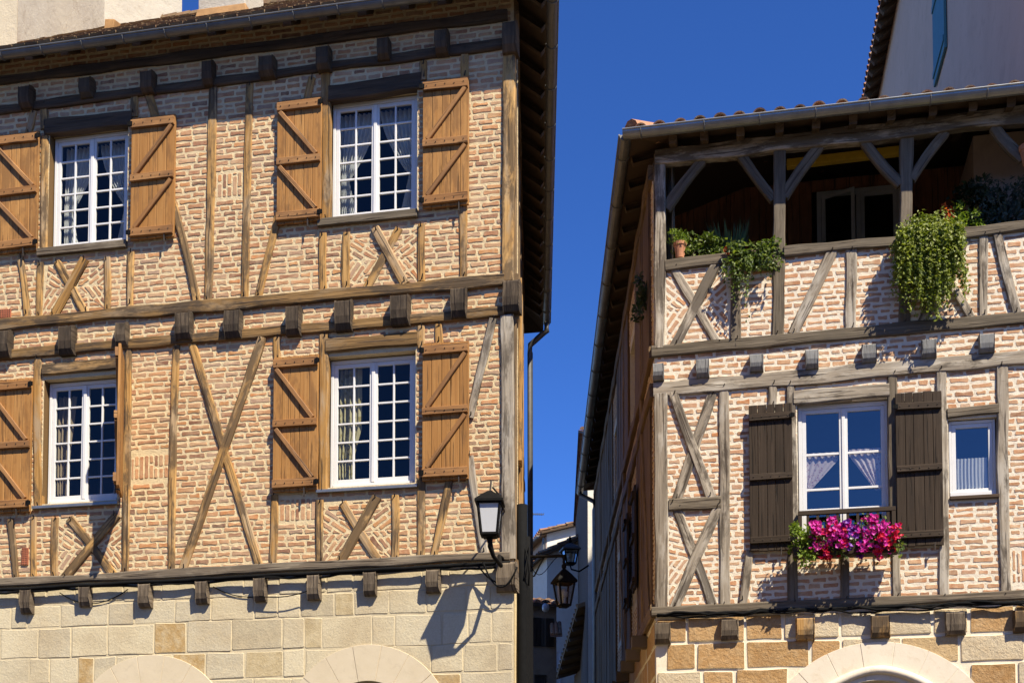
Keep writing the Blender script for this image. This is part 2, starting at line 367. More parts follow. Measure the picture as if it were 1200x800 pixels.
def timber(name, parent, a, b, w, mt, N=Vector((0,-1,0)), proud=.022, back=.06, M=None, nails=0, jit=.05, bow=0, w2=None):
    """hand-hewn beam from a to b (local), N the outward normal"""
    a=Vector(a); b=Vector(b); ax=b-a; ln=ax.length; ax.normalize(); sd=ax.cross(N).normalized(); w2=w2 or w
    n=max(2,int(ln/.16)); mb=MB(); rows=[]; ph=U(0,50); uo,vo=U(0,30),U(0,30); tot=proud+back
    for i in range(n+1):
        t=i/n; c=a+ax*(ln*t)+sd*(bow*math.sin(math.pi*t)); ww=(w+(w2-w)*t)/2
        j=lambda k: ww*jit*3.2*noise.noise(Vector((ln*t*1.7,ph,k)))
        l=ww+j(0); r=ww+j(9); pr=proud*(1+.22*noise.noise(Vector((ln*t*2.1,ph,20)))); ch=min(.012,ww*.22)*(1+.8*noise.noise(Vector((ln*t*3,ph,33))))
        P=[(-l,-back),(-l,pr-ch),(-l+ch,pr),(-l*.3,pr+.004*noise.noise(Vector((t*9,ph,5)))),(r*.35,pr+.003),(r-ch,pr),(r,pr-ch),(r,-back)]
        rows.append([mb.pt(c+sd*x+N*y) for x,y in P])
    V=[0,tot,tot+.01,tot+w*.35,tot+w*.65,tot+w,tot+w+.01,2*tot+w]
    rv=random.random()
    for i in range(n):
        u0,u1=uo+ln*i/n,uo+ln*(i+1)/n
        for k in range(7):
            mb.face([rows[i][k],rows[i+1][k],rows[i+1][k+1],rows[i][k+1]],0,rv,[(u0,vo+V[k]),(u1,vo+V[k]),(u1,vo+V[k+1]),(u0,vo+V[k+1])])
    for rw,fl in ((rows[0],0),(rows[-1],1)):
        uv=[(uo+.02*k,vo+V[k]) for k in range(8)]
        mb.face(rw if fl else rw[::-1],0,rv,uv if fl else uv[::-1])
    for k in range(nails):
        e=(a,b)[k%2]; p=e+sd*U(-.3,.3)*w*.5+ax*(U(.01,.05) if k%2==0 else -U(.01,.05))
        q=p+N*(proud+.035)+Vector((U(.0,.03),0,U(.03,.06))); mb.tube([p+N*(proud-.01),q],[.009,.006],5,1)
    return mb.build(name,[mt,M_rust],parent,M)
def quadbox(mb, a, b, y0, y1, m=0): mb.box((min(a[0],b[0]),min(y0,y1),min(a[1],b[1])),(max(a[0],b[0]),max(y0,y1),max(a[1],b[1])),m)
def board(mb, x0,x1,z0,z1,y0,y1,m=0,along='z'):
    """one plank with uv along its grain"""
    P=[(x0,y0,z0),(x1,y0,z0),(x1,y0,z1),(x0,y0,z1)]; c=.004
    F=[(x0+c,y0-c*.8,z0+c),(x1-c,y0-c*.8,z0+c),(x1-c,y0-c*.8,z1-c),(x0+c,y0-c*.8,z1-c)]
    uo,vo=U(0,30),U(0,30); r=random.random()
    def uv(pts): return [((p[2]+uo,p[0]+p[1]+vo) if along=='z' else (p[0]+uo,p[2]+p[1]+vo)) for p in pts]
    mb.poly(F,m,r,uv(F))
    for i in range(4):
        q=[P[i],P[(i+1)%4],F[(i+1)%4],F[i]]; mb.poly(q,m,r,uv(q))
        B=[(P[(i+1)%4][0],y1,P[(i+1)%4][2]),(P[i][0],y1,P[i][2])]; q=[P[i],B[1],B[0],P[(i+1)%4]][::-1]; mb.poly(q,m,r,uv(q))
    q=[(x1,y1,z0),(x0,y1,z0),(x0,y1,z1),(x1,y1,z1)]; mb.poly(q,m,r,uv(q))
def slat(mb, a, b, w, th, N=Vector((0,-1,0)), m=0):
    """diagonal batten lying on plane, a,b on its back face"""
    a=Vector(a); b=Vector(b); ax=(b-a); ln=ax.length; ax.normalize(); s=ax.cross(N).normalized()*w/2; uo,vo=U(0,30),U(0,30); r=random.random()
    c=.006; sc=s*(1-2*c/w)
    P=[a-s,a+s,b+s,b-s]; T=[a-s+N*(th-c),a+s+N*(th-c),b+s+N*(th-c),b-s+N*(th-c)]; F=[a-sc+N*th,a+sc+N*th,b+sc+N*th,b-sc+N*th]
    uv=[(uo,vo),(uo,vo+w),(uo+ln,vo+w),(uo+ln,vo)]
    mb.poly(F,m,r,uv)
    for X,Y in ((P,T),(T,F)):
        for i in range(4):
            j=(i+1)%4; mb.poly([X[i],X[j],Y[j],Y[i]],m,r,[uv[i],uv[j],uv[j],uv[i]])

def shutter(house, F, tl, tr, bl, br, mirror, dark=False, n=.03, label=None, planks=5):
    uL=(F.loc(*tl,n)[0]+F.loc(*bl,n)[0])/2; uR=(F.loc(*tr,n)[0]+F.loc(*br,n)[0])/2
    zT=(F.loc(*tl,n)[1]+F.loc(*tr,n)[1])/2; zB=(F.loc(*bl,n)[1]+F.loc(*br,n)[1])/2
    return shutter_uz(house,uL,uR,zT,zB,mirror,dark,-n,label,planks)
def shutter_uz(house,uL,uR,zT,zB,mirror,dark,y,label=None,planks=5,M=None):
    W=uR-uL; H=zT-zB; mb=MB(); pw=W/planks; e=uL
    for k in range(planks):
        x1=uL+W*(k+1)/planks+(U(-.01,.01) if k<planks-1 else 0)
        board(mb,e+.002,x1-.002,zB+U(-.006,.006),zT+U(-.006,.006),y-.028,y,0); e=x1
    s=mb.build('shutter',[M_shutd if dark else M_shut],house,M)
    if label: s['label']=label
    f=y-.0325; rails=[(.055,.10),(.50,.085),(.945,.10)] if not dark else [(.09,.085),(.50,.08),(.93,.085)]
    zs=[zT-H*t for t,_ in rails]
    for (t,h),z in zip(rails,zs):
        b=MB(); slat(b,(uL+.008,f,z),(uR-.008,f,z+U(-.008,.008)),h,.035)
        for k in range(planks): b.tube([(uL+W*(k+.5)/planks,f-.03,z+U(-.015,.015)),(uL+W*(k+.5)/planks,f-.042,z)],.006,5,1)
        b.build('batten',[M_shutd if dark else M_shutb,M_rust],s,M)
    if not dark:
        for z0,z1 in ((zs[0]-.06,zs[1]+.05),(zs[1]-.06,zs[2]+.06)):
            b=MB(); xa,xb=(uR-.04,uL+.06) if mirror else (uL+.04,uR-.06)
            slat(b,(xa,f-.001,z0),(xb,f-.001,z1),.052,.03)
            b.build('brace',[M_shutb],s,M)
    h=MB(); hx=uL if mirror else uR
    for z in (zs[0],zs[2]): h=MB(); h.bar((hx-.03,y-.07,z),(hx+.03,y-.07,z),.012,.05); h.tube([(hx,y-.07,z-.03),(hx,y-.07,z+.03)],.012,6); h.build('hinge',[M_iron],s,M)
    k=MB(); kx=uL+W*(.8 if mirror else .72); k.bar((kx,y,zB-.02),(kx,y-.05,zB-.02),.012,.012); k.bar((kx,y-.05,zB-.075),(kx,y-.05,zB+.03),.016,.012)
    k.build('shutter_dog',[M_rust],s,M)
    return s
def muntin(mb,x0,x1,z0,z1,y,cols,rows,st,bar,d=.035):
    """casement leaf: stiles, rails, glazing bars"""
    mb.box((x0,y,z0),(x0+st,y+d,z1)); mb.box((x1-st,y,z0),(x1,y+d,z1))
    mb.box((x0+st,y+.001,z0),(x1-st,y+d-.001,z0+st*1.25)); mb.box((x0+st,y+.001,z1-st),(x1-st,y+d-.001,z1))
    a,b=x0+st,x1-st; c,e=z0+st*1.25,z1-st
    for i in range(1,cols): u=a+(b-a)*i/cols; mb.box((u-bar/2,y+.004,c),(u+bar/2,y+d-.004,e))
    for r in (range(1,rows) if isinstance(rows,int) else rows):
        z=c+(e-c)*r/rows if isinstance(rows,int) else c+(e-c)*r
        mb.box((a,y+.006,z-bar/2),(b,y+d-.006,z+bar/2))
    return a,b,c,e
def window(house,u0,u1,z0,z1,y,leaves=2,cols=2,rows=6,fr=.035,st=.045,bar=.022,glass=None,mt=None,name='window'):
    glass=glass or M_glassL; mt=mt or M_white; mb=MB()
    mb.box((u0,y,z0),(u0+fr,y+.07,z1)); mb.box((u1-fr,y,z0),(u1,y+.07,z1)); mb.box((u0+fr,y+.001,z1-fr*1.2),(u1-fr,y+.069,z1)); mb.box((u0+fr,y-.012,z0),(u1-fr,y+.069,z0+fr))
    wf=mb.build(name,[mt],house,bevel=.004); a,b=u0+fr,u1-fr; w=(b-a)/leaves
    for k in range(leaves):
        c=MB(); r=muntin(c,a+w*k+.002,a+w*(k+1)-.002,z0+fr+.003,z1-fr*1.2-.003,y+.008,cols,rows,st,bar); c.build('casement',[mt],wf,bevel=.004)
        g=MB(); g.poly([(r[0],y+.028,r[2]),(r[1],y+.028,r[2]),(r[1],y+.028,r[3]),(r[0],y+.028,r[3])]); g.build('glass_pane',[glass],wf)
    if leaves==2:
        c=MB(); m=(a+b)/2; c.box((m-.02,y-.006,z0+fr+.01),(m+.02,y+.0075,z1-fr*1.2-.01)); c.build('meeting_bar',[mt],wf,bevel=.004)
    return wf
def curtain(F, label, u0,u1,z0,z1,y,profile,mt,folds=9,amp=.018,group=None):
    """profile(t)-> (ua,ub) fractions of the width at height fraction t from the top"""
    o=F.O+F.d*u0+F.inn*y+Vector((0,0,z0)); W=u1-u0; H=z1-z0; mb=MB(); nx,nz=folds*6,26; idx=[]; ph=U(0,6)
    for j in range(nz+1):
        t=j/nz; a,b=profile(t); row=[]
        for i in range(nx+1):
            s=i/nx; x=W*(a+(b-a)*s); yy=amp*math.sin(2*math.pi*folds*s+ph+.6*math.sin(3*t))*(1+.3*math.sin(5*s))
            z=H*(1-t)+(.012*math.sin(s*folds*6.28) if j==nz else 0); row.append(mb.pt((x,yy,z)))
        idx.append(row)
    for j in range(nz):
        for i in range(nx): mb.face([idx[j+1][i],idx[j+1][i+1],idx[j][i+1],idx[j][i]],0,.5)
    ob=mb.build('curtain',[mt],None,smooth=True); ob.location=o; ob.rotation_euler=(0,0,F.rot)
    return tag(ob,label,'curtain',group)
def tied(side):
    def f(t):
        if side=='l': b=1-.78*(min(t/.62,1)**1.6) if t<.62 else .22+.25*(t-.62)/.38
        else: b=1-.78*(min(t/.62,1)**1.6) if t<.62 else .22+.25*(t-.62)/.38
        return (0,b) if side=='l' else (1-b,1)
    return f
def corbel(name,house,c,w,h,proud,mt,tip=.35,label=None):
    """joist end sticking out of the wall, lower edge worn back"""
    mb=MB(); u,z=c; w/=2; h/=2; y=-proud; uo=U(0,30); j=lambda: U(-.008,.008)
    prof=[(.06,h),(y*.6,h+j()),(y,h*.86+j()),(y*1.02,-h*.1),(y*.9,-h*.6+j()),(y*.55,-h*.97),(.06,-h)]
    Lf=[]; Rt=[]
    for k,(yy,zz) in enumerate(prof):
        tp=1-.06*(k in (2,3,4)); Lf.append(mb.pt((u-w*tp+j()*.6,yy,z+zz))); Rt.append(mb.pt((u+w*tp+j()*.6,yy,z+zz)))
    n=len(prof); r=random.random(); d=0
    for k in range(n-1):
        L_=(Vector(mb.v[Lf[k+1]])-Vector(mb.v[Lf[k]])).length
        mb.face([Lf[k+1],Rt[k+1],Rt[k],Lf[k]],0,r,[(uo+d+L_,0),(uo+d+L_,2*w),(uo+d,2*w),(uo+d,0)]); d+=L_
    uvp=[(uo+p[0],uo+p[1]) for p in prof]
    mb.face(Lf,0,r,uvp); mb.face(Rt[::-1],0,r,uvp[::-1])
    o=mb.build(name,[mt],house,bevel=.008)
    if label: o['label']=label
    return o
def roundrand(a,b): return U(a,b)
def leaves(mb, sampler, n, size, droop=.3, m=0, shade=None, aspect=.62):
    for _ in range(n):
        p=Vector(sampler()); s=size*U(.6,1.35)
        d=Vector((U(-1,1),U(-1,.5),U(-1,1)-droop)).normalized(); nn=Vector((U(-.7,.7),U(-1.2,.2),U(.0,1.2))).normalized()
        x=d.cross(nn)
        if x.length<.05: continue
        x.normalize(); nn=x.cross(d)
        a=p; b=p+d*s*.45+x*s*aspect*.5+nn*s*.08; c=p+d*s; e=p+d*s*.45-x*s*aspect*.5+nn*s*.08
        r=random.random(); mb.poly([a,b,c],m,r); mb.poly([a,c,e],m,r)
def blob(c, rx, ry, rz, lumps=9, seed=0):
    rs=random.Random(seed); cs=[(c[0]+rs.uniform(-.7,.7)*rx,c[1]+rs.uniform(-.6,.6)*ry,c[2]+rs.uniform(-.75,.75)*rz,rs.uniform(.22,.5)) for _ in range(lumps)]
    def f():
        x,y,z,k=rs.choice(cs)
        while True:
            v=Vector((rs.uniform(-1,1),rs.uniform(-1,1),rs.uniform(-1,1)))
            if .2<v.length<1: break
        return (x+v.x*rx*k,y+v.y*ry*k,z+v.z*rz*k)
    return f

# ------------------------------------------------------------------ ground
g=MB(); g.poly([(-150,-150,0),(150,-150,0),(150,300,0),(-150,300,0)]); gr=g.build('ground',[M_pave]); gr['kind']='structure'

def scale(F,p): 
    r=ray(*p); return F.O.dot(F.inn)/r.dot(F.inn)/FPX
def T(house,F,name,p0,p1,w,mt,proud=.022,nails=1,bow=0,jit=.085,label=None,w2=None,back=.06):
    s=(scale(F,p0)+scale(F,p1))/2
    o=timber(name,house,F.v(*p0),F.v(*p1),w*s,mt,proud=proud+U(-.0015,.0015),nails=nails,jit=jit,bow=bow,back=back,w2=w2*s if w2 else None)
    if label: o['label']=label
    return o
def ext(p,q,x):   # extend the line p-q to picture column x
    return (x, p[1]+(q[1]-p[1])*(x-p[0])/(q[0]-p[0]))
def archsheet(mb,u0,u1,ztop,arches,thick,m=0):
    us={u0,u1}
    for uc,zc,r in arches:
        for k in range(17): us.add(uc-r*math.cos(math.pi*k/16))
    us=sorted(u for u in us if u0<=u<=u1)
    def zb(u,mid):
        for uc,zc,r in arches:
            if abs(mid-uc)<r: return zc+math.sqrt(max(0,r*r-(u-uc)**2))
        return 0
    for a,b in zip(us,us[1:]):
        c=(a+b)/2; za,zb_=zb(a,c),zb(b,c)
        mb.poly([(a,0,za),(b,0,zb_),(b,0,ztop),(a,0,ztop)],m)
        mb.poly([(a,thick,za),(a,thick,ztop),(b,thick,ztop),(b,thick,zb_)],m)
        if za>0 or zb_>0: mb.poly([(a,0,za),(a,thick,za),(b,thick,zb_),(b,0,zb_)],m)
    for uc,zc,r in arches:
        for u in (uc-r,uc+r): mb.poly([(u,0,0),(u,0,zc),(u,thick,zc),(u,thick,0)],m)
def voussoirs(mb,uc,zc,r,Ro,n,proud,back,m=0):
    K=40; ri=[mb.pt((uc-(r+.006)*math.cos(math.pi*k/K),-proud+.003,zc+(r+.006)*math.sin(math.pi*k/K))) for k in range(K+1)]; ro_=[mb.pt((uc-(Ro-.006)*math.cos(math.pi*k/K),-proud+.003,zc+(Ro-.006)*math.sin(math.pi*k/K))) for k in range(K+1)]
    for k in range(K): mb.face([ri[k],ri[k+1],ro_[k+1],ro_[k]][::-1],m,.5)
    for k in range(n):
        a0=math.pi*k/n+.003; a1=math.pi*(k+1)/n-.003; st=8; F_=[];B_=[];r_=random.random()
        ring=[(r+.004,a0+(a1-a0)*i/st) for i in range(st+1)]+[(Ro,a1-(a1-a0)*i/st) for i in range(st+1)]
        P=[(uc-q*math.cos(t),zc+q*math.sin(t)) for q,t in ring]; c=(sum(p[0] for p in P)/len(P),sum(p[1] for p in P)/len(P))
        pr=proud+U(0,.006)
        for u,z in P:
            B_.append(mb.pt((u,back,z))); 
        Mid=[mb.pt((u,-pr+.005,z)) for u,z in P]
        F_=[mb.pt((u+(c[0]-u)*.012,-pr,z+(c[1]-z)*.012)) for u,z in P]; N=len(P)
        for i in range(N):
            j=(i+1)%N; mb.face([B_[j],B_[i],Mid[i],Mid[j]],m,r_); mb.face([Mid[j],Mid[i],F_[i],F_[j]],m,r_)
        mb.face(F_[::-1],m,r_)
def gutter(house,a,b,r,mt,brack,N=Vector((0,-1,0)),drop=0,outlet=True):
    """half-round gutter along a-b (its top centre line), open above"""
    a=Vector(a);b=Vector(b);mb=MB();n=9;rows=[]
    for p in (a,b):
        rows.append([mb.pt(p+N*r*math.cos(math.pi*k/n)-Vector((0,0,1))*r*math.sin(math.pi*k/n)) for k in range(n+1)])
        rows.append([mb.pt(p+N*(r-.004)*math.cos(math.pi*k/n)-Vector((0,0,1))*(r-.004)*math.sin(math.pi*k/n)) for k in range(n+1)])
    for k in range(n):
        mb.face([rows[0][k],rows[2][k],rows[2][k+1],rows[0][k+1]]); mb.face([rows[1][k+1],rows[3][k+1],rows[3][k],rows[1][k]])
    mb.face(rows[0][::-1]); mb.face(rows[2])
    L_=(b-a).length; k=0
    mb.tube([a+N*(r+.003),b+N*(r+.003)],.011,8)
    g=mb.build('gutter',[mt],house)
    for t in brack:
        p=a+(b-a)*t; q=MB(); ax=(b-a).normalized(); pts=[p+N*(r+.005)*math.cos(math.pi*k/8)-Vector((0,0,1))*(r+.005)*math.sin(math.pi*k/8) for k in range(9)]
        for x,y in zip(pts,pts[1:]): q.bar(x,y,.03,.008,up=ax) if False else q.tube([x,y],.008,6)
        q.build('gutter_bracket',[M_lead],g)
    return g

for k,(x0,x1,hh) in enumerate(((-34,-18,13.5),(-18,-4,12.2),(-4,9,11.2),(9,22,10.6),(22,38,11.8))):  # unseen houses behind the camera, added to hold back low sky light
    t=thing('sky_blocking_house','unseen plastered house added across the square to block low sky light, %s in its row'%('first','second','third','fourth','fifth')[k],'house',(x0,-13,0)); W=x1-x0; mb=MB(); mb.box((0.02,-9,0),(W-.02,0,hh)); mb.build('wall',[M_cream,M_greyr][k%2:],t)
    mb=MB(); mb.hexa([(-.1,-9.4,hh+.01),(W+.1,-9.4,hh+.01),(W+.1,.5,hh+.01),(-.1,.5,hh+.01),(-.1,-4.6,hh+1.8),(W+.1,-4.6,hh+1.8),(W+.1,-4.3,hh+1.8),(-.1,-4.3,hh+1.8)]); mb.build('roof',[M_tileL],t)
    for i in range(3):
        for j in range(3):
            x=W*(i+.5)/3; z=4.6+2.9*j
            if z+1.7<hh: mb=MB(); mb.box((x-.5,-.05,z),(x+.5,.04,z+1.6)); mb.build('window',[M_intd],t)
# ================================================================== LEFT HOUSE
HL=thing('timbered_house','tall half-timbered house with golden brown shutters and pale stone base','house',L.O,L.rot)
sL=Vector((LS.d.dot(L.d),LS.d.dot(L.inn),0)); nL=Vector((sL.y,-sL.x,0))          # side direction / outward normal in the house's frame
MLS=L.M.inverted() @ LS.M
UL=-8.2; DEPTH=8.0
ZS=4.87; ZT=11.46
WQ={'a':((66,163),(154,153),(61,294),(151,288)),'b':((391,125),(490,110),(389,260),(490,252)),
    'c':((59,449),(142,444),(55,593),(141,584)),'d':((388,424),(488,415),(387,573),(488,565))}
WL={}; REC=.095
for k,q in WQ.items():
    c=[L.loc(*p,-REC) for p in q]
    WL[k]=((c[0][0]+c[2][0])/2,(c[1][0]+c[3][0])/2,(c[2][1]+c[3][1])/2,(c[0][1]+c[1][1])/2)
opL=[(a-.015,b+.015,c-.02,d+.015) for a,b,c,d in WL.values()]
def rect(F,x0,x1,y0,y1):
    a=F.loc(x0,(y0+y1)/2); b=F.loc(x1,(y0+y1)/2); c=F.loc((x0+x1)/2,y1); d=F.loc((x0+x1)/2,y0); return (a[0],b[0],c[1],d[1])
# panels of angled brick under the windows: (quad tl,tr,br,bl)
XP=[((57,307),(124,304),(125,364),(50,371)),((410,274),(492,266),(492,332),(410,338)),
    ((69,612),(146,604),(144,672),(68,678)),((379,592),(460,584),(460,656),(379,660))]
SOL=[rect(L,253,284,203,231),rect(L,154,198,533,561),rect(L,327,371,584,610)]
def xpanel(mb,F,q,m=1,hi=None,lo=None):
    P=[F.loc(*p) for p in q]; c=((P[0][0]+P[2][0])/2,(P[0][1]+P[2][1])/2)
    ml=((P[0][0]+P[3][0])/2,(P[0][1]+P[3][1])/2); mr=((P[1][0]+P[2][0])/2,(P[1][1]+P[2][1])/2)
    angled(mb,[P[0],P[1],c][::-1],0,m=m); angled(mb,[P[3],P[2],c],0,m=m)
    angled(mb,[P[0],c,ml][::-1],-.62,m=m); angled(mb,[ml,c,P[3]][::-1],.95,m=m)
    angled(mb,[P[1],mr,c][::-1],.62,m=m); angled(mb,[mr,P[2],c][::-1],-.95,m=m)
def bb(F,q):
    P=[F.loc(*p) for p in q]; return (min(P[0][0],P[3][0]),max(P[1][0],P[2][0]),min(P[2][1],P[3][1]),max(P[0][1],P[1][1]))
mb=MB(); sheet(mb,UL,0,ZT,ZS,opL,.25,rv=2)
holes=opL+[bb(L,q) for q in XP]+SOL
rowmb(mb,UL,-.02,ZS+.05,ZT-.01,holes,(.062,.075),(.12,.27),.017,(.001,.006),jit=.008,wav=.016)
for q in XP: xpanel(mb,L,q)
for s in SOL: angled(mb,[(s[0],s[2]),(s[1],s[2]),(s[1],s[3]),(s[0],s[3])],math.pi/2,(.056,.07),(.27,.31),.013)
mb.build('brick_wall',[M_mortL,M_brickL,M_belt],HL)
arL=[(L.loc(430,857)[0],L.loc(430,857)[1],.57,.985),(L.loc(176,869)[0],L.loc(176,869)[1],.60,1.02)]
mb=MB(); archsheet(mb,UL,0,ZS,[a[:3] for a in arL],.45)
rowmb(mb,UL,-.004,.1,ZS-.005,[(a[0]-a[2]*1.15,a[0]+a[2]*1.15,0,a[1]+a[2]*.95) for a in arL],(.24,.40),(.18,.62),.011,(.001,.007),jit=.011,wav=.016,minl=.12)
mb.build('stone_wall',[M_stmortL,M_stoneL],HL)
for a in arL:
    mb=MB(); voussoirs(mb,a[0],a[1],a[2],a[3],9,.016,.3); mb.build('stone_arch',[M_arch],HL)
# alley side, back, floors
mb=MB(); sheet(mb,.09,DEPTH,ZT,0,[],.25); mb.poly([(0,0,0),(.09,0,0),(.09,0,ZT),(0,0,ZT)])
rowmb(mb,.02,DEPTH,ZS,ZT-.02,[],(.055,.07),(.16,.28),.015,(.005,.012)); mb.build('side_wall',[M_mortL,M_brickL],HL,MLS)
for x in (.12,1.5,3,4.5,6,7.8): timber('post',HL,MLS@Vector((x,0,ZS)),MLS@Vector((x,0,ZT)),.2,M_side,N=nL,proud=.03)
for z in (ZS,7.74,8.11,ZT-.2): timber('beam',HL,MLS@Vector((.02,0,z)),MLS@Vector((DEPTH,0,z)),.16,M_side,N=nL,proud=.05)
mb=MB()
for k in range(6):
    x=.35+.3*k; board(mb,x,x+.28,5.9+U(-.3,.3),8.3+U(-.15,.15),-.07-U(0,.03),-.045,0)
mb.build('weatherboard',[M_honey],HL,MLS)
cB=sL*DEPTH
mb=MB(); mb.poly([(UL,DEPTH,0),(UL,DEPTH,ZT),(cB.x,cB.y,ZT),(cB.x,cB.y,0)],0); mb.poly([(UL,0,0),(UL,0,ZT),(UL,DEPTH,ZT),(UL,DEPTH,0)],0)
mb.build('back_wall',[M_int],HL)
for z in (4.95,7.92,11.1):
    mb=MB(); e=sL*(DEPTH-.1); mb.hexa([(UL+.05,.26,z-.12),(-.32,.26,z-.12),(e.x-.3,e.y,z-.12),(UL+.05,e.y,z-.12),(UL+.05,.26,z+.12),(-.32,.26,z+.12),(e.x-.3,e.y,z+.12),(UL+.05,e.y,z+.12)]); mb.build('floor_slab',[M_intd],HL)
# roof: hipped, flat mossy tiles
EZ=11.30; OV=.36; PT=math.radians(37); tp=math.tan(PT); SOV=.38; RUN=4.5
ce=nL*SOV; k=(-OV-ce.y)/sL.y; cF=Vector((ce.x+sL.x*k,-OV,EZ))                       # front right eave corner
bB=cF+sL*(2*RUN+.2)/sL.y
hipx=lambda y,off=0: None
rid=Vector((0,-OV+RUN,EZ+RUN*tp))
# hip point: distance RUN from the side eave line
hp=Vector((cF.x,cF.y,0))+sL*(RUN/sL.y)-nL*RUN; hp=Vector((hp.x,rid.y,rid.z))
for nm,mt,dz in (('roof',M_tileL,0),):
    mb=MB(); x0=UL-.2
    F0,F1=Vector((x0,-OV,EZ)),cF; R0=Vector((x0,rid.y,rid.z)); B0,B1=Vector((x0,bB.y,EZ)),Vector((bB.x,bB.y,EZ))
    dn=Vector((0,0,-.035))
    for P,m in (([F0,F1,hp,R0],0),([F1,B1,hp],0),([B1,B0,R0,hp],0)):
        mb.poly(P,m); mb.poly([p+dn for p in P][::-1],1)
    for P in ([F0,F1],[F1,B1]): mb.poly([P[0]+dn,P[1]+dn,P[1],P[0]],1)
    sl_=RUN/math.cos(PT); nr=int(sl_/.115); nn=Vector((0,-math.sin(PT),math.cos(PT))); up=Vector((0,math.cos(PT),math.sin(PT)))
    for i in range(nr):
        s=i*.115; y=-OV+s*math.cos(PT); t=s/sl_; xe=cF.x+(hp.x-cF.x)*t; x=x0-U(0,.17)
        while x<xe-.05:
            w_=.165; l=.2; hh=.012+U(0,.012); o=Vector((x,-OV-.03,EZ+.004))+up*(s-.02+U(-.012,.012))
            a=o+nn*(hh+.010); b=a+Vector((min(w_,xe-x)-.006,0,0)); sk=U(-.004,.004)
            mb.hexa([o,o+(b-a),o+(b-a)+up*l,o+up*l,a+nn*sk,b-nn*sk,b+up*l-nn*.014,a+up*l-nn*.014],0); x+=.168
    # hip tiles
    for i in range(14):
        a=cF.lerp(hp,i/14); b=cF.lerp(hp,(i+1.15)/14); mb.tube([a+Vector((0,0,.0)),b+Vector((0,0,.03))],[.10,.085],8,0)
    for i in range(16):
        a=hp.lerp(R0,i/16); b=hp.lerp(R0,(i+1.1)/16); mb.tube([a,b],[.095,.08],8,0)
    mb.build('roof',[M_tileL,M_dark],HL)
# rafters
RX=[-78,-34,8,50,91,132,173,217,260,302,347,389,433,482,525,576,615]
for x in RX:
    u=L.loc(x,60)[0]; timber('rafter',HL,(u,.3,EZ+(.3+OV)*tp-.115),(u,-OV+.05,EZ+.05*tp-.10),.105,M_dark,N=Vector((0,-math.sin(PT),-math.cos(PT)))*-1 if False else Vector((1,0,0)),proud=.05,back=.05)
for i in range(20):
    p=cF+sL*(.35+.43*i); q=p-nL*(SOV+.1); timber('rafter',HL,q+Vector((0,0,(SOV+.1)*tp-.10)),p-nL*.04+Vector((0,0,.04*tp-.09)),.10,M_dark,N=sL,proud=.045,back=.045)
gz=EZ-.07
G0=Vector((UL-.2,-OV-.055,gz-.015)); G1=Vector((cF.x+.06,-OV-.055,gz))
gutter(HL,G0,G1,.062,M_zincd,[i/17+.02 for i in range(17)])
S0=cF+nL*.055-sL*.03+Vector((0,0,-.075)); S1=cF+nL*.055+sL*8.75-Vector((0,0,.12))
gutter(HL,S0,S1,.062,M_zincd,[i/11+.03 for i in range(11)],N=nL)
# downpipe at the far end of the side eave
e=S1-sL*.15; f=MLS@Vector((DEPTH+.25,-.14,0)); mb=MB(); zz=EZ-.1
mb.tube([e+Vector((0,0,-.03)),e+Vector((0,0,-.22)),Vector((e.x,e.y,zz-.25))+(Vector((f.x,f.y,0))-Vector((e.x,e.y,0)))*.15,Vector((f.x,f.y,zz-.45)),Vector((f.x,f.y,zz-.6)),Vector((f.x,f.y,0))],.05,10); mb.build('downpipe',[M_zincd],HL,smooth=True)

TL_=lambda *a,**k: T(HL,L,*a,**k)
for nm,p,q,w_,mt,pr in (('beam',(0,96),(595,19),11,M_dark,.05),('beam',(0,131),(589,53),11,M_dark,.045),('beam',(0,381),(592,329),14,M_belt,.045),('beam',(0,417),(592,366),12,M_belt,.04),('beam',(0,683),(598,651),10,M_greydk,.05)):
    TL_(nm,ext(p,q,-110),q,w_,mt,proud=pr,nails=0,jit=.12)
H=M_honey
POSTS=[('brace',(40,131),(33,160),9,H),('brace',(24,300),(33,373),8,H),('post',(52,124),(53,152),10,H),('post',(53,160),(52,300),10,H),('post',(48,308),(46,372),8,H),
 ('post',(126,302),(126,366),8,H),('post',(154,296),(153,362),9,H),('post',(158,110),(158,138),9,H),('brace',(174,110),(186,150),9,H),
 ('brace',(200,225),(232,355),9,H),('post',(250,103),(244,354),10,H),('post',(293,99),(287,350),9,H),('brace',(366,92),(302,350),9,H),
 ('post',(382,83),(382,262),11,H),('post',(379,274),(379,343),9,H),('post',(407,273),(406,340),9,H),('post',(494,263),(494,330),9,H),('post',(543,240),(543,327),9,H),
 ('post',(545,62),(545,95),9,H),('post',(496,73),(496,95),9,H),('corner_post',(597,56),(595,330),14,H),
 # lower storey
 ('post',(45,416),(45,597),10,H),('post',(40,606),(40,680),8,H),('brace',(13,608),(20,682),8,H),('post',(65,607),(64,680),9,H),('post',(151,407),(147,674),9,H),
 ('post',(207,405),(201,672),9,H),('post',(325,395),(325,425),9,H),('post',(322,580),(320,666),9,H),
 ('post',(380,392),(379,578),11,H),('post',(375,586),(375,664),9,H),('post',(494,382),(494,408),9,H),('post',(494,560),(493,657),10,H),('post',(514,380),(515,406),9,H),
 ('post',(463,580),(463,658),10,H),('brace',(527,560),(508,655),9,H),('brace',(578,374),(551,490),9,M_grey),('brace',(550,535),(569,652),10,M_grey),('corner_post',(594,370),(596,655),16,M_grey)]
for nm,p,q,w_,mt in POSTS: TL_(nm,p,q,w_,mt,proud=.034 if nm=='corner_post' else (.024 if nm=='post' else .03),bow=U(-.012,.012),nails=0 if nm=='corner_post' else 2)
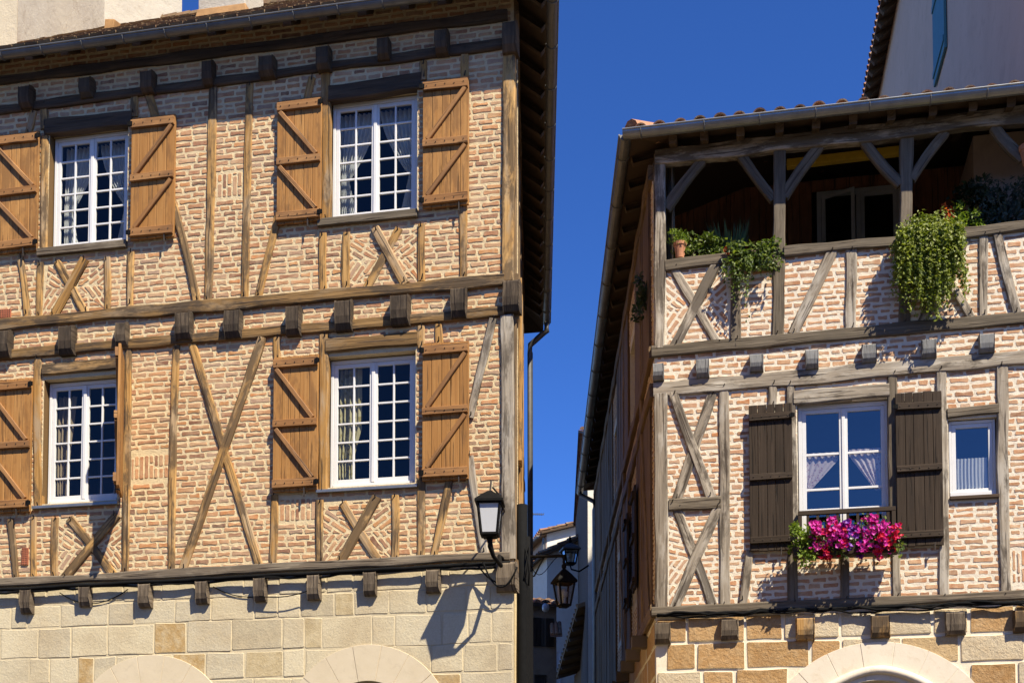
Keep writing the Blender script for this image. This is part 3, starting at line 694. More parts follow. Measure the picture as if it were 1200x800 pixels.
for under,top in ((((67,307),(102,370)),((100,304),(63,372))),(((468,268),(430,338)),((440,268),(475,334))),(((82,607),(135,676)),((138,603),(75,679))),(((402,589),(446,659)),((442,582),(397,662))),(((225,402),(305,665)),((308,396),(214,670)))):
    TL_('brace',*under,10,H,proud=.022,nails=2,bow=U(-.01,.01)); TL_('brace',*top,11,H,proud=.036,nails=2)
for p,q,w_,mt in (((54,150),(156,140),18,M_dark),((386,111),(494,96),19,M_dark),((51,434),(142,426),13,M_belt),((383,406),(490,397),16,M_belt)):
    TL_('lintel',p,q,w_,mt,proud=.04,nails=0)
for cx,cy,w_,h_,pr in [(29,113,15,24,.14),(100,102,15,22,.14),(172,95,15,24,.14),(243,84,13,28,.14),(312,77,18,22,.15),(378,67,16,26,.15),(449,56,14,24,.15),(517,48,15,26,.15),(597,42,17,36,.14),
   (3,402,17,32,.13),(77,398,18,34,.12),(142,391,14,28,.10),(214,381,19,32,.12),(272,379,20,33,.12),(343,375,17,34,.12),(402,369,20,35,.12),(468,362,22,35,.14),(537,354,18,35,.12),(599,346,20,38,.10),
   (30,704,14,28,.10),(99,698,14,24,.09),(169,697,15,28,.10),(236,693,15,27,.10),(304,690,14,28,.10),(367,687,15,30,.10),(433,683,15,28,.10),(507,680,16,27,.11),(593,675,24,34,.12),(-62,410,18,32,.16),(-40,709,14,28,.1)]:
    s=scale(L,(cx,cy)); u,z=L.loc(cx,cy,pr*.8); corbel('joist_end',HL,(u,z),w_*s,h_*s,pr,M_corb if cy>600 else (M_corbdk if cy>340 else M_dark))
for k,(a,b,c,d) in WL.items():
    wf=window(HL,a,b,c,d,REC)
    mb=MB(); y0=-.055
    if k in 'ab': board(mb,a-.13,b+.03,c-.10,c-.012,y0,REC+.05,0,'x'); mb.build('sill',[M_greydk],wf)
    else: mb.hexa([(a-.12,y0,c-.085),(b+.05,y0,c-.085),(b+.05,REC+.04,c-.085),(a-.12,REC+.04,c-.085),(a-.12,y0,c-.05),(b+.05,y0,c-.05),(b+.05,REC+.04,c-.003),(a-.12,REC+.04,c-.003)]); mb.build('sill',[M_zinc],wf,bevel=.004)
shutter(HL,L,(-6,161),(48,155),(-8,299),(44,294),False,label='golden brown shutter left of the upper left window, cut by the photo edge')
shutter(HL,L,(155,141),(207,135),(154,283),(205,278),True)
shutter(HL,L,(326,121),(378,115),(325,265),(377,259),False)
shutter(HL,L,(496,97),(550,91),(496,246),(550,241),True)
shutter(HL,L,(-14,448),(38,443),(-14,603),(38,598),False,label='golden brown shutter left of the lower left window, cut by the photo edge')
shutter(HL,L,(321,420),(373,416),(321,579),(374,573),False)
shutter(HL,L,(495,404),(550,400),(496,567),(550,559),True)
# one leaf stands straight out from the wall
a,b,c,d=WL['c']; u=L.loc(146,500,.03)[0]
M90=Matrix.Translation((u-.01,-.03,0))@Matrix.Rotation(math.radians(-66),4,'Z')
shutter_uz(HL,.02,.57,d+.14,c-.02,True,False,0.0,label='golden brown shutter standing straight out from the wall beside the lower left window',M=M90)
for cx,cy,w_,h_ in ((7,368,14,10),(30,652,8,20)):
    u,z=L.loc(cx,cy); s=scale(L,(cx,cy)); w2,h2=w_*s/2,h_*s/2; mb=MB(); mb.box((u-w2,-.02,z-h2),(u+w2,.02,z+h2),0)
    nx,nz=(6,4) if w_>h_ else (4,9)
    for i in range(nx):
        for j in range(nz):
            x=u-w2+(i+.5)*2*w2/nx; q=z-h2+(j+.5)*2*h2/nz; mb.box((x-w2/nx*.55,-.0215,q-h2/nz*.55),(x+w2/nx*.55,-.0195,q+h2/nz*.55),1)
    mb.build('air_brick',[M_clay,M_hole],HL)
grp='curtains in the left house windows'
for k,nm in (('a','upper left window with white bars'),('b','upper window nearest the corner of the left house')):
    a,b,c,d=WL[k]; m=(a+b)/2
    curtain(L,'white tied-back curtain, left half of the '+nm,a+.05,m-.01,c+.06,d-.05,REC+.16,tied('l'),M_curt,8,group=grp)
    curtain(L,'white tied-back curtain, right half of the '+nm,m+.01,b-.05,c+.06,d-.05,REC+.16,tied('r'),M_curt,8,group=grp)
a,b,c,d=WL['d']; curtain(L,'pale yellow tied curtain inside the lower window nearest the corner',a+.05,a+.42,c+.02,d-.05,REC+.14,lambda t:(0,(.75 if t<.5 else .75-.35*math.sin((t-.5)*6.28*.5+0)) if t<.75 else .5),M_curty,5,group=grp)
a,b,c,d=WL['c']; curtain(L,'beige cloth curtain inside the lower left window',a+.05,a+.32,c+.02,d-.12,REC+.14,lambda t:(0,.9-.5*t),M_curtb,4,group=grp)

# chimney on the left roof, a thing carried by the roof as part of the house
q0=L.loc(228,27,-1.3); q1=L.loc(288,26,-1.3); y0,y1=1.3,2.0; zr=EZ+(y0+OV)*tp
mb=MB(); a,b=q0[0],q1[0]; z0=zr-.25; z1=q0[1]+.20
mb.hexa([(a-.05,y0-.05,z0),(b+.05,y0-.05,z0),(b+.05,y1+.05,z0),(a-.05,y1+.05,z0),(a+.02,y0+.03,z1),(b-.02,y0+.03,z1),(b-.02,y1-.03,z1),(a+.02,y1-.03,z1)],1)
mb.box((a+.03,y0+.04,z1-.01),(b-.03,y1-.04,z1+1.6),0); mb.box((a-.03,y0-.02,z1+1.6),(b+.03,y1+.02,z1+1.72),0)
mb.build('chimney',[M_plR,M_ochre],HL,bevel=.012)

# ================================================================== neighbours over the left roof
NB=thing('rendered_house','rough grey rendered wall rising behind the roof at top left','house',L.M@Vector((-6.2,1,0)),L.rot); RNB=rel(NB)
def prism(mb,P,z0,z1,m=0):
    n=len(P); b=[mb.pt((x,y,z0)) for x,y in P]; t=[mb.pt((x,y,z1)) for x,y in P]
    for i in range(n): mb.face([b[i],b[(i+1)%n],t[(i+1)%n],t[i]],m)
    mb.face(t,m); mb.face(b[::-1],m)
ya,yb=.3,4.35
pa=(L.loc(16,60,-ya)[0],ya); pb=(L.loc(213,24,-yb)[0],yb)
mb=MB(); pm_=(L.loc(122,36,-3.3)[0],3.3); prism(mb,[pa,pm_,pb,(pb[0]-2.2,8.3),(pa[0]-3,8.3)],0.1,17); mb.build('wall',[M_plR],NB,RNB@L.M)
mb=MB(); Pz=[Vector((*pa,17)),Vector((*pb,17)),Vector((pb[0]-2.2,8.3,17)),Vector((pa[0]-3,8.3,17))]; ap=sum(Pz,Vector())/4+Vector((0,0,1.5))
for i in range(4):
    o=Pz[i]+(Pz[i]-ap)*.12; o2=Pz[(i+1)%4]+(Pz[(i+1)%4]-ap)*.12; mb.poly([o,o2,ap]); 
mb.build('roof',[M_tileL],NB,RNB@L.M)
NC=thing('rendered_house','smooth cream rendered wall at the far top left corner of the photo','house',L.M@Vector((-7.2,.1,0)),L.rot); RNC=rel(NC)
u=L.loc(20,40,-.02)[0]; mb=MB(); prism(mb,[(u-2,.02),(u,.02),(u-.75,1.2),(u-2,1.2)],EZ+.1,15.2); mb.build('wall',[M_cream],NC,RNC@L.M)
mb=MB(); mb.hexa([(u-2.2,-.2,15.2),(u+.2,-.2,15.2),(u+.1,1.3,15.6),(u-2.2,1.3,15.6),(u-2.2,-.2,15.28),(u+.2,-.2,15.28),(u+.1,1.3,15.7),(u-2.2,1.3,15.7)]); mb.build('roof',[M_tileL],NC,RNC@L.M)
y=2.0; u,z=L.loc(130,29,-y); mb=MB(); mb.hexa([(-.075,-.06,-.12),(.06,-.06,-.14),(.06,.12,-.1),(-.075,.12,-.1),(-.06,-.06,.05),(.085,-.06,.03),(.085,.12,.08),(-.06,.12,.08)])
ob=mb.build('ridge_tile',[M_ochre],None,bevel=.01); ob.location=L.M@Vector((u,y,z)); ob.rotation_euler=(0,0,L.rot); tag(ob,'small ochre clay tile lodged at the foot of the rough grey wall','tile')

# ================================================================== RIGHT HOUSE
HR=thing('timbered_house','grey-beamed half-timbered house with open top-floor loggia and dark brown shutters','house',R.O,R.rot)
MRS=R.M.inverted() @ RS.M
sR=Vector((-RS.d.dot(R.d),-RS.d.dot(R.inn),0)); nR=Vector((-sR.y,sR.x,0))      # runs away along the alley / outward (left)
UR=6.6; DR=14.8
WR=[]
for q in (((935,475),(1040,470),(937,634),(1045,630)),((1112,495.5),(1166,490.5),(1112,583),(1167,580))):
    c=[R.loc(*p,-.07) for p in q]; WR.append(((c[0][0]+c[2][0])/2,(c[1][0]+c[3][0])/2,(c[2][1]+c[3][1])/2,(c[0][1]+c[1][1])/2))
opR=[(a-.012,b+.012,c-.02,d+.012) for a,b,c,d in WR]
ZRS=4.74; ZRT=9.36
XPR=[((780,318),(850,312),(855,402),(782,408)),((784,600),(842,596),(843,708),(784,713))]
SOLR=[rect(R,1186,1230,643,682)]
mb=MB(); sheet(mb,0,UR,ZRT,ZRS,opR,.22,rv=2)
holes=opR+[bb(R,q) for q in XPR]+SOLR
rowmb(mb,.02,UR,ZRS+.04,ZRT-.03,holes,(.070,.088),(.13,.28),.024,(.0,.005),jit=.012,wav=.024)
P=[R.loc(*p) for p in XPR[0]]; c=((P[0][0]+P[2][0])/2,(P[0][1]+P[2][1])/2)
kw=dict(hs=(.068,.085),gap=.023,proud=(.0,.005))
angled(mb,[P[0],P[1],c],0,**kw); angled(mb,[P[3],P[2],c],0,**kw)
ml=((P[0][0]+P[3][0])/2,(P[0][1]+P[3][1])/2); mr=((P[1][0]+P[2][0])/2,(P[1][1]+P[2][1])/2)
angled(mb,[P[0],c,ml],-.75,**kw); angled(mb,[ml,c,P[3]],.95,**kw); angled(mb,[P[1],mr,c],.72,**kw); angled(mb,[mr,P[2],c],-.95,**kw)
P=[R.loc(*p) for p in XPR[1]]; c=((P[0][0]+P[2][0])/2,(P[0][1]+P[2][1])/2); ml=((P[0][0]+P[3][0])/2,(P[0][1]+P[3][1])/2)
angled(mb,[P[0],P[1],c],0,**kw); angled(mb,[P[3],P[2],c],0,**kw); angled(mb,[P[1],P[2],c],.03,**kw); angled(mb,[P[0],c,ml],-.3,**kw); angled(mb,[ml,c,P[3]],.95,**kw)
for s in SOLR: angled(mb,[(s[0],s[2]),(s[1],s[2]),(s[1],s[3]),(s[0],s[3])],math.pi/2,(.05,.06),(.26,.3),.02)
mb.build('brick_wall',[M_mortR,M_brickR,M_greydk],HR)
uc,zc=R.loc(1030,890); ri,ro=R.loc(1128,890)[0]-uc,R.loc(1177,890)[0]-uc
mb=MB(); archsheet(mb,0,UR,ZRS,[(uc,zc,ri)],.45)
rowmb(mb,-.0,UR,.1,ZRS-.01,[(uc-ri*1.1,uc+ri*1.1,0,zc+ri*.95)],(.30,.40),(.36,.85),.034,(.008,.022),jit=.012,wav=.006,minl=.2)
mb.build('stone_wall',[M_stmortR,M_stoneR],HR)
mb=MB(); voussoirs(mb,uc,zc,ri,ro,11,.022,.3); sa=mb.build('stone_arch',[M_archR],HR)
mb=MB(); mb.tube([(uc-(ri+.10)*math.cos(t*math.pi/40),-.03,zc+(ri+.10)*math.sin(t*math.pi/40)*(1+.03*math.exp(-((t-20)/4)**2))) for t in range(41)],.055,10); mb.build('arch_moulding',[M_archR],sa,smooth=True)
# alley side: timber and boards in shade
mb=MB(); sheet(mb,-DR,0,10.75,0,[(-3.6,-2.6,5.6,7.1),(-7,-6,5.6,7.1),(-4.0,-2.9,8.6,9.8),(-8,-7,8.6,9.8)],.25)
rowmb(mb,-DR,-.02,ZRS,10.7,[(-3.7,-2.5,5.5,7.2),(-7.1,-5.9,5.5,7.2),(-4.1,-2.8,8.5,9.9),(-8.1,-6.9,8.5,9.9)],(.06,.075),(.18,.3),.02,(.005,.012))
rowmb(mb,-DR,0,.1,ZRS,[],(.3,.4),(.4,.8),.03,(.006,.02),m=2)
mb.build('side_wall',[M_mortR,M_brickR,M_stoneR],HR,MRS)
mb=MB()
x=-.28
while x>-DR+.2:
    w_=U(.18,.28); 
    if not any(a<x-w_/2<b for a,b in ((-3.75,-2.45),(-7.15,-5.85))): board(mb,x-w_,x-.012,4.95+U(-.05,.05),7.6,-.03-U(0,.012),.01)
    if not any(a<x-w_/2<b for a,b in ((-4.15,-2.75),(-8.15,-6.85))): board(mb,x-w_,x-.012,8.35,10.6,-.03-U(0,.012),.01)
    x-=w_
mb.build('boarding',[M_side],HR,MRS)
for z,h_ in ((4.83,.18),(7.72,.18),(8.22,.16),(10.62,.2)): timber('beam',HR,MRS@Vector((-.02,0,z)),MRS@Vector((-DR,0,z)),h_,M_side,N=nR,proud=.07)
for x in (-1.6,-5,-9,-12): timber('post',HR,MRS@Vector((x,0,4.9)),MRS@Vector((x,0,10.6)),.2,M_side,N=nR,proud=.055)
for x0,x1 in ((-.4,-1.5),(-4.8,-3.8),(-5.2,-5.9)): timber('brace',HR,MRS@Vector((x0,0,4.95)),MRS@Vector((x1,0,7.65)),.14,M_side,N=nR,proud=.06)
for (a,b,c,d) in ((-3.6,-2.6,5.6,7.1),(-7,-6,5.6,7.1),(-4.0,-2.9,8.6,9.8),(-8,-7,8.6,9.8)):
    mb=MB(); mb.box((a,.1,c),(a+.06,.16,d)); mb.box((b-.06,.1,c),(b,.16,d)); mb.box((a+.06,.1,d-.06),(b-.06,.16,d)); mb.box((a+.06,.1,c),(b-.06,.16,c+.06)); mb.box(((a+b)/2-.03,.101,c+.06),((a+b)/2+.03,.159,d-.06))
    wf=mb.build('window',[M_greydk],HR,MRS); mb=MB(); mb.poly([(a,.13,c),(b,.13,c),(b,.13,d),(a,.13,d)]); mb.build('glass_pane',[M_glassL],wf,MRS)
    if a==-3.6: shutter_uz(HR,a-.5,a-.01,d,c,False,True,-.07,M=MRS); shutter_uz(HR,b+.01,b+.5,d,c,True,True,-.07,M=MRS)
for x in range(9):
    o=MRS@Vector((-.15-1.1*x,0,0)); 
    if x>0: 
        mb=MB(); X=-.15-1.1*x; mb.box((X-.09,-.22,4.55),(X+.09,.05,4.72)); mb.build('joist_end',[M_corb],HR,MRS,bevel=.01)
# back walls, floors, loggia lining
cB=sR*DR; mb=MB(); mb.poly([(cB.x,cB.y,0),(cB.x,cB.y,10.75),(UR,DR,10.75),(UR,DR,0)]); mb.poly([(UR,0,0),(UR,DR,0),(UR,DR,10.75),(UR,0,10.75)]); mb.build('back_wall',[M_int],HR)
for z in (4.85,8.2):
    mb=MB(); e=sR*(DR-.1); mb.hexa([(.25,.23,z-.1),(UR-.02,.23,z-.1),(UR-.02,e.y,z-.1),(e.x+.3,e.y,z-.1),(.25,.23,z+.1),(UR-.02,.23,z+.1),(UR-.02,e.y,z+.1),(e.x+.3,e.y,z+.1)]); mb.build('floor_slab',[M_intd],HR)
LY=2.3; lw=[R.loc(957,226,-LY),R.loc(1056,228,-LY)]
mb=MB(); k=0; x=-.15
while x<UR-.1:
    w_=U(.16,.22); 
    if lw[0][0]-.02<x+w_/2<lw[1][0]+.02: board(mb,x,x+w_-.006,lw[0][1]+.03,11.5,LY-U(0,.01),LY+.04)
    else: board(mb,x,x+w_-.006,8.3,11.5,LY-U(0,.01),LY+.04)
    x+=w_
mb.build('loggia_lining',[M_redbrown],HR)
zw0=8.45; zw1=lw[0][1]; a,b=lw[0][0],lw[1][0]; m=a+(b-a)*.47
mb=MB(); y=LY-.02
for x in (a,m,b-.06): mb.box((x,y,zw0),(x+.06,y+.07,zw1))
mb.box((a+.06,y+.001,zw1-.06),(m,y+.069,zw1)); mb.box((m+.06,y+.001,zw1-.06),(b-.06,y+.069,zw1))
lwf=mb.build('window',[M_greypaint],HR)
mb=MB(); r_=muntin(mb,m+.065,b-.065,zw0,zw1-.065,y+.01,1,1,.05,.02); mb.build('casement',[M_greypaint],lwf); mb=MB(); mb.poly([(r_[0],y+.03,r_[2]),(r_[1],y+.03,r_[2]),(r_[1],y+.03,r_[3]),(r_[0],y+.03,r_[3])]); mb.build('glass_pane',[M_glassL],lwf)
Mo=Matrix.Translation((a+.065,y,0))@Matrix.Rotation(math.radians(-22),4,'Z'); wl=m-a-.07
mb=MB(); r_=muntin(mb,0,wl,zw0,zw1-.065,0,1,1,.05,.02); o=mb.build('casement',[M_greypaint],lwf,Mo); o['label']='grey casement standing ajar'; mb=MB(); mb.poly([(r_[0],.02,r_[2]),(r_[1],.02,r_[2]),(r_[1],.02,r_[3]),(r_[0],.02,r_[3])]); mb.build('glass_pane',[M_glassL],lwf,Mo)
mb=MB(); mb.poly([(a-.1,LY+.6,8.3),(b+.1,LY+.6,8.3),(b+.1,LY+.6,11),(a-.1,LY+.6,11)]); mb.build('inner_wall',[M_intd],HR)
up_=R.loc(1141,200,-1.0)[0]
mb=MB(); mb.box((up_,1.0,8.3),(UR-.05,1.2,11.2)); mb.box((up_,1.2,8.3),(up_+.15,LY-.01,11.2)); mb.build('loggia_side_wall',[M_greyr],HR)
p,q=R.v(922,193,-1.0),R.v(1056,177,-1.0); mb=MB(); mb.bar(p,q,.10,.11,up=Vector((0,0,1))); o=mb.build('ceiling_beam',[M_yellow],HR,bevel=.008); o['label']='mustard yellow painted beam'
# timbers
TR=lambda *a,**k: T(HR,R,*a,**k)
for nm,p,q,w_,mt,pr in (('top_plate',(768,187),(1200,136),20,M_grey,.06),('beam',(764,413),(1200,373),14,M_greydk,.045),('beam',(766,458),(1200,419),18,M_grey,.04),('beam',(764,717),(1200,697),11,M_greydk,.05)):
    TR(nm,p,ext(p,q,1375),w_,mt,proud=pr,nails=0,jit=.10)
TR('rail',(780,313),(853,303),12,M_greydk,proud=.05,nails=0,jit=.1); TR('rail',(853,303),(908,297),12,M_greydk,proud=.046,nails=0,jit=.1)
TR('rail',(919,296),(1056,283),12,M_greydk,proud=.05,nails=0,jit=.12); TR('rail',(1068,282),ext((1068,282),(1200,265),1375),12,M_greydk,proud=.05,nails=0,jit=.12)
GP=[('corner_post',(773,182),(773,409),13,M_grey),('corner_post',(774,462),(776,714),15,M_grey),('post',(914,168),(912,396),14,M_greydk),('post',(1063,150),(1060,384),14,M_greydk),('post',(1262,128),(1260,368),14,M_greydk),
 ('post',(848,455),(849,714),12,M_grey),('post',(926,448),(931,620),10,M_grey),('post',(929,640),(929,711),12,M_greydk),('post',(905,450),(905,478),11,M_grey),
 ('post',(1045,438),(1047,640),11,M_greydk),('post',(1103,434),(1107,703),12,M_grey),('post',(1174,428),(1178,700),13,M_grey),('post',(990,646),(990,708),11,M_greydk),('post',(1051,630),(1051,704),10,M_grey),  # short middle post below the flower box: darker timber stands in for its shade
 ('brace',(879,645),(871,708),9,M_grey),('post',(862,310),(862,402),12,M_greydk),('brace',(976,294),(929,392),12,M_grey),('post',(997,292),(997,386),13,M_grey),  # post by the trailing plant: the plants' shade is put in as darker timber
 ('brace',(1085,290),(1138,373),10,M_grey),('post',(1152,277),(1152,373),10,M_grey),('brace',(1168,275),(1192,370),10,M_grey)]
for nm,p,q,w_,mt in GP: TR(nm,p,q,w_,mt,proud=.045 if 'corner' in nm else (.028 if nm=='post' else .036),back=.1,bow=U(-.008,.008),nails=0 if 'corner' in nm else 2)
TR('brace',(1133,278),(1080,378),10,M_grey,proud=.022)
for under,top in ((((790,316),(842,404)),((840,310),(790,407))),(((835,460),(793,586)),((788,460),(834,586))),(((793,596),(837,713)),((841,595),(790,713)))):
    TR('brace',*under,11,M_grey,proud=.022,nails=2); TR('brace',*top,12,M_grey,proud=.038,nails=2)
TR('cross_rail',(784,592),(845,589),14,M_greydk,proud=.045,nails=2)
for p,q in (((822,188),(780,244)),((866,178),(907,234)),((960,171),(918,230)),((1010,162),(1056,216)),((1108,155),(1068,210)),((1165,148),(1200,186))):
    TR('knee_brace',p,q,12,M_greydk,proud=.02,nails=0,bow=U(.01,.02))
TR('lintel',(930,466),(1042,457),15,M_grey,proud=.04,nails=0,jit=.1); TR('lintel',(1110,485),(1170,479),12,M_greydk,proud=.04,nails=0,jit=.12)
u0=R.loc(786,230,-.3)[0]; timber('post',HR,(u0,.3,8.3),(u0,.3,10.8),.1,M_greydk,proud=.05,back=.05)
for cx,cy,w_,h_,pr,mt,lb in [(771,435,13,20,.12,M_lead,1),(823,431,15,21,.12,M_lead,1),(886,424,16,20,.12,M_lead,1),(952,420,16,22,.12,M_lead,1),(1019,413,17,22,.12,M_lead,1),(1088,408,17,20,.12,M_lead,1),(1157,401,16,22,.12,M_lead,1),(1228,395,16,21,.12,M_lead,1),
   (776,741,18,24,.13,M_corb,0),(855,737,20,24,.11,M_corb,0),(944,736,21,26,.11,M_honey,0),(1032,733,21,26,.11,M_belt,0),(1120,730,22,26,.11,M_corb,0),(1199,727,20,26,.11,M_belt,0)]:
    s=scale(R,(cx,cy)); u,z=R.loc(cx,cy,pr*.8)
    if lb: corbel('joist_end',HR,(u+U(-.01,.01),z),w_*s*U(.92,1.08),h_*s*U(.94,1.06),pr*U(.8,1.1),M_greycap)
    else: corbel('joist_end',HR,(u,z),w_*s,h_*s,pr,mt)
# windows
a,b,c,d=WR[0]; wf=window(HR,a,b,c,d,.07,2,1,[.19,.36,.655],.045,.05,.03,M_glassR)
a2,b2,c2,d2=WR[1]; wf2=window(HR,a2,b2,c2,d2,.05,1,1,1,.03,.05,.03,M_glassR)
mb=MB(); mb.box((a2,.03,c2-.0),(b2,.05,c2+.055)); mb.build('casement_bottom',[M_white],wf2,bevel=.006)
mb=MB(); mb.box((a2-.01,-.05,c2-.055),(b2+.02,.08,c2-.012)); mb.build('sill',[M_dark],wf2,bevel=.006)
shutter(HR,R,(876,477),(927,472),(880,648),(931,642),False,dark=True,n=.045)
shutter(HR,R,(1048,463),(1102,458),(1052,642),(1107,637),True,dark=True,n=.045)
# railing in front of the flower window
z1=R.loc(990,599,.05)[1]; z0=z1-.42; y=-.07
mb=MB(); mb.box((a-.02,y-.025,z1-.03),(b+.05,y+.025,z1+.025)); mb.box((a-.02,y-.02,z0),(b+.05,y+.02,z0+.045)); mb.box((a-.02,y-.022,z0+.045),(a+.03,y+.022,z1-.03)); mb.box((b-.0,y-.022,z0+.045),(b+.05,y+.022,z1-.03))
rl=mb.build('window_railing',[M_shutd],HR,bevel=.005)
for k in range(9):
    x=a+.1+(b-a-.14)*k/8; mb=MB(); mb.box((x-.016,y-.016,z0+.045),(x+.016,y+.016,z1-.03)); mb.build('baluster',[M_shutd],rl)
gr2='curtains in the right house windows'
m=(a+b)/2; H_=d-c; za,zb=c+H_*.36,c+H_*.655
curtain(R,'pink and white swept curtain behind the left leaf of the flower window',a+.09,m-.05,za,zb,.125,lambda t:(0,.95-.9*max(0,t-.22)/.78),M_pink,5,.008,gr2)
curtain(R,'pink and white swept curtain behind the right leaf of the flower window',m+.05,b-.09,za,zb+.02,.125,lambda t:(.05+.75*max(0,t-.15)/.85,1),M_pink,5,.008,gr2)
curtain(R,'white lace half curtain in the small square window',a2+.08,b2-.09,c2+.11,c2+.11+(d2-c2)*.40,.10,lambda t:(0,1),M_lace,9,.008,gr2)
# roof: canal tiles, low pitch, hipped over the alley
EZ2=10.93; OV2=.36; P2=math.radians(17.5); t2=math.tan(P2); SO2=.31; RN=5.2
ce=nR*SO2; k=(-OV2-ce.y)/sR.y; cR=Vector((ce.x+sR.x*k,-OV2,EZ2)); hp=Vector((cR.x,cR.y,0))+sR*(RN/sR.y)-nR*RN; hp=Vector((hp.x,-OV2+RN,EZ2+RN*t2))
fE=Vector((UR+.3,-OV2,EZ2)); fR=Vector((UR+.3,hp.y,hp.z)); bL=cR+sR*(DR+.6)/sR.y; bR=Vector((UR+.3,bL.y,EZ2))
hb=Vector((bL.x,bL.y,0))-sR*(RN/sR.y)-nR*RN; hb=Vector((hb.x,hb.y,hp.z))
mb=MB(); dn=Vector((0,0,-.03))
for P in ([cR,fE,fR,hp],[bL,cR,hp,hb],[bR,bL,hb],[fR,bR,hb,hp]): mb.poly(P,0); mb.poly([p+dn for p in P][::-1],1)
for P in ([cR,fE],[bL,cR]): mb.poly([P[0]+dn,P[1]+dn,P[1],P[0]],1)
def canal(o,upv,side,nv,length,rw=.085,mb=None):
    mb=mb or globals()['mb']
    s=0
    while s<length-.05:
        l=min(.38,length-s); r0=rw*U(.95,1.08); r1=rw*.82; rv=random.random(); R0=[];R1=[];I0=[]
        jx=side*U(-.012,.012); st=10
        for k in range(st+1):
            t=math.pi*k/st; c_,n_=math.cos(t),math.sin(t)
            R0.append(mb.pt(o+upv*s+jx+side*r0*c_+nv*(r0*.95*n_+.028))); R1.append(mb.pt(o+upv*(s+l+.04)+jx+side*r1*c_+nv*(r1*.95*n_+.006))); I0.append(mb.pt(o+upv*(s+.0)+jx+side*(r0-.016)*c_+nv*((r0-.016)*.95*n_+.026)))
        for k in range(st):
            mb.face([R0[k],R1[k],R1[k+1],R0[k+1]],0,rv); mb.face([R0[k+1],I0[k+1],I0[k],R0[k]],0,rv*.4)
        s+=.34*U(.95,1.05)
nv=Vector((0,-math.sin(P2),math.cos(P2))); upv=Vector((0,math.cos(P2),math.sin(P2)))
x=cR.x+.12
while x<UR+.3:
    tmax=(x-cR.x)/(hp.x-cR.x) if x<hp.x else 1
    canal(Vector((x,-OV2-.06+U(-.015,.015),EZ2+U(0,.012))),upv,Vector((1,0,0)),nv,min(1,tmax)*RN/math.cos(P2)); x+=.252*U(.96,1.04)
nv2=(Vector((0,0,1))+nR*t2).normalized(); up2=(-nR+Vector((0,0,t2))).normalized()
for i in range(58):
    p=cR+sR*(.15+.255*i)+nR*.05; canal(p,up2,sR,nv2,min(RN,(.15+.255*i)*.93)/math.cos(P2))
for i in range(15):
    a_=cR.lerp(hp,i/15); b_=cR.lerp(hp,(i+1.12)/15); mb.tube([a_+Vector((0,0,.08)),b_+Vector((0,0,.11))],[.12,.10],10,0)
mb.build('roof',[M_tileR,M_dark],HR)
for x in (790,826,868,913,955,998,1042,1090,1136,1180,1226,1272):
    u=R.loc(x,150)[0]; timber('rafter',HR,(u,1.2,EZ2+(1.2+OV2)*t2-.10),(u,-OV2+.06,EZ2+.06*t2-.09),.11,M_dark,N=Vector((1,0,0)),proud=.05,back=.05)
for i in range(24):
    p=cR+sR*(.5+.62*i); timber('rafter',HR,p-nR*(SO2+.1)+Vector((0,0,(SO2+.1)*t2-.10)),p-nR*.05+Vector((0,0,.05*t2-.09)),.10,M_dark,N=sR,proud=.05,back=.05)
b0=Vector((cR.x-.1,-OV2-.075,EZ2-.0)); b1=Vector((UR+.3,-OV2-.075,EZ2+.03)); br=[]
for x in (751,825,890,955.5,1019,1090.5,1157,1220):
    u=R.loc(x,130,OV2+.1)[0]; br.append((u-b0.x)/(b1.x-b0.x))
gutter(HR,b0,b1,.085,M_zinc,br)
gutter(HR,cR+nR*.075-sR*.03+Vector((0,0,-.012)),bL+nR*.075+Vector((0,0,-.08)),.08,M_zincd,[i/13+.03 for i in range(13)],N=nR)
e=bL+nR*.075-sR*.4; f=MRS@Vector((-DR+.3,-.065,0)); mb=MB(); mb.tube([e+Vector((0,0,-.05)),e+Vector((0,0,-.25)),Vector((f.x,f.y,EZ2-.55)),Vector((f.x,f.y,EZ2-.75)),Vector((f.x,f.y,0))],.055,10); mb.build('downpipe',[M_zincd],HR,smooth=True)

# ================================================================== tall grey house behind the right roof
wpt=at(1030,110,34); dT=Vector((-.167,-1,0)).normalized(); TA=Vector((wpt.x,wpt.y,0))-dT*3; TH=Facade(TA,dT); ZTH=wpt.z
HT=thing('rendered_house','tall plain grey rendered house with teal shutter rising above the right roof','house',TA,TH.rot)
LTH=21.5
mb=MB(); prism(mb,[(0,0),(LTH,0),(LTH,7),(0,7)],0,ZTH); mb.build('wall',[M_greyr],HT)
mb=MB(); oh=.42; zr=ZTH+.12
e=[Vector((-.5,-oh,zr-.2)),Vector((LTH+.5,-oh,zr-.2)),Vector((LTH+.5,3.5,zr+1.6)),Vector((-.5,3.5,zr+1.6)),Vector((LTH+.5,7.8,zr-.2)),Vector((-.5,7.8,zr-.2))]
mb.poly([e[0],e[1],e[2],e[3]],0); mb.poly([e[3],e[2],e[4],e[5]],0); dn=Vector((0,0,-.06)); mb.poly([p+dn for p in (e[3],e[2],e[1],e[0])],1); mb.poly([e[0],e[0]+dn,e[1]+dn,e[1]],0); mb.poly([e[1],e[1]+dn,e[2]+dn,e[2]],1); mb.poly([e[2],e[2]+dn,e[4]+dn,e[4]],1)
sv=Vector((1,0,0)); uu=(e[3]-e[0]).normalized(); nv=uu.cross(sv)*-1; nv=nv if nv.z>0 else -nv
for i in range(int((LTH+1)/.26)): canal(e[0]+sv*(.12+.26*i),uu,sv,nv,.8)
mb.build('roof',[M_tileR,M_dark],HT)
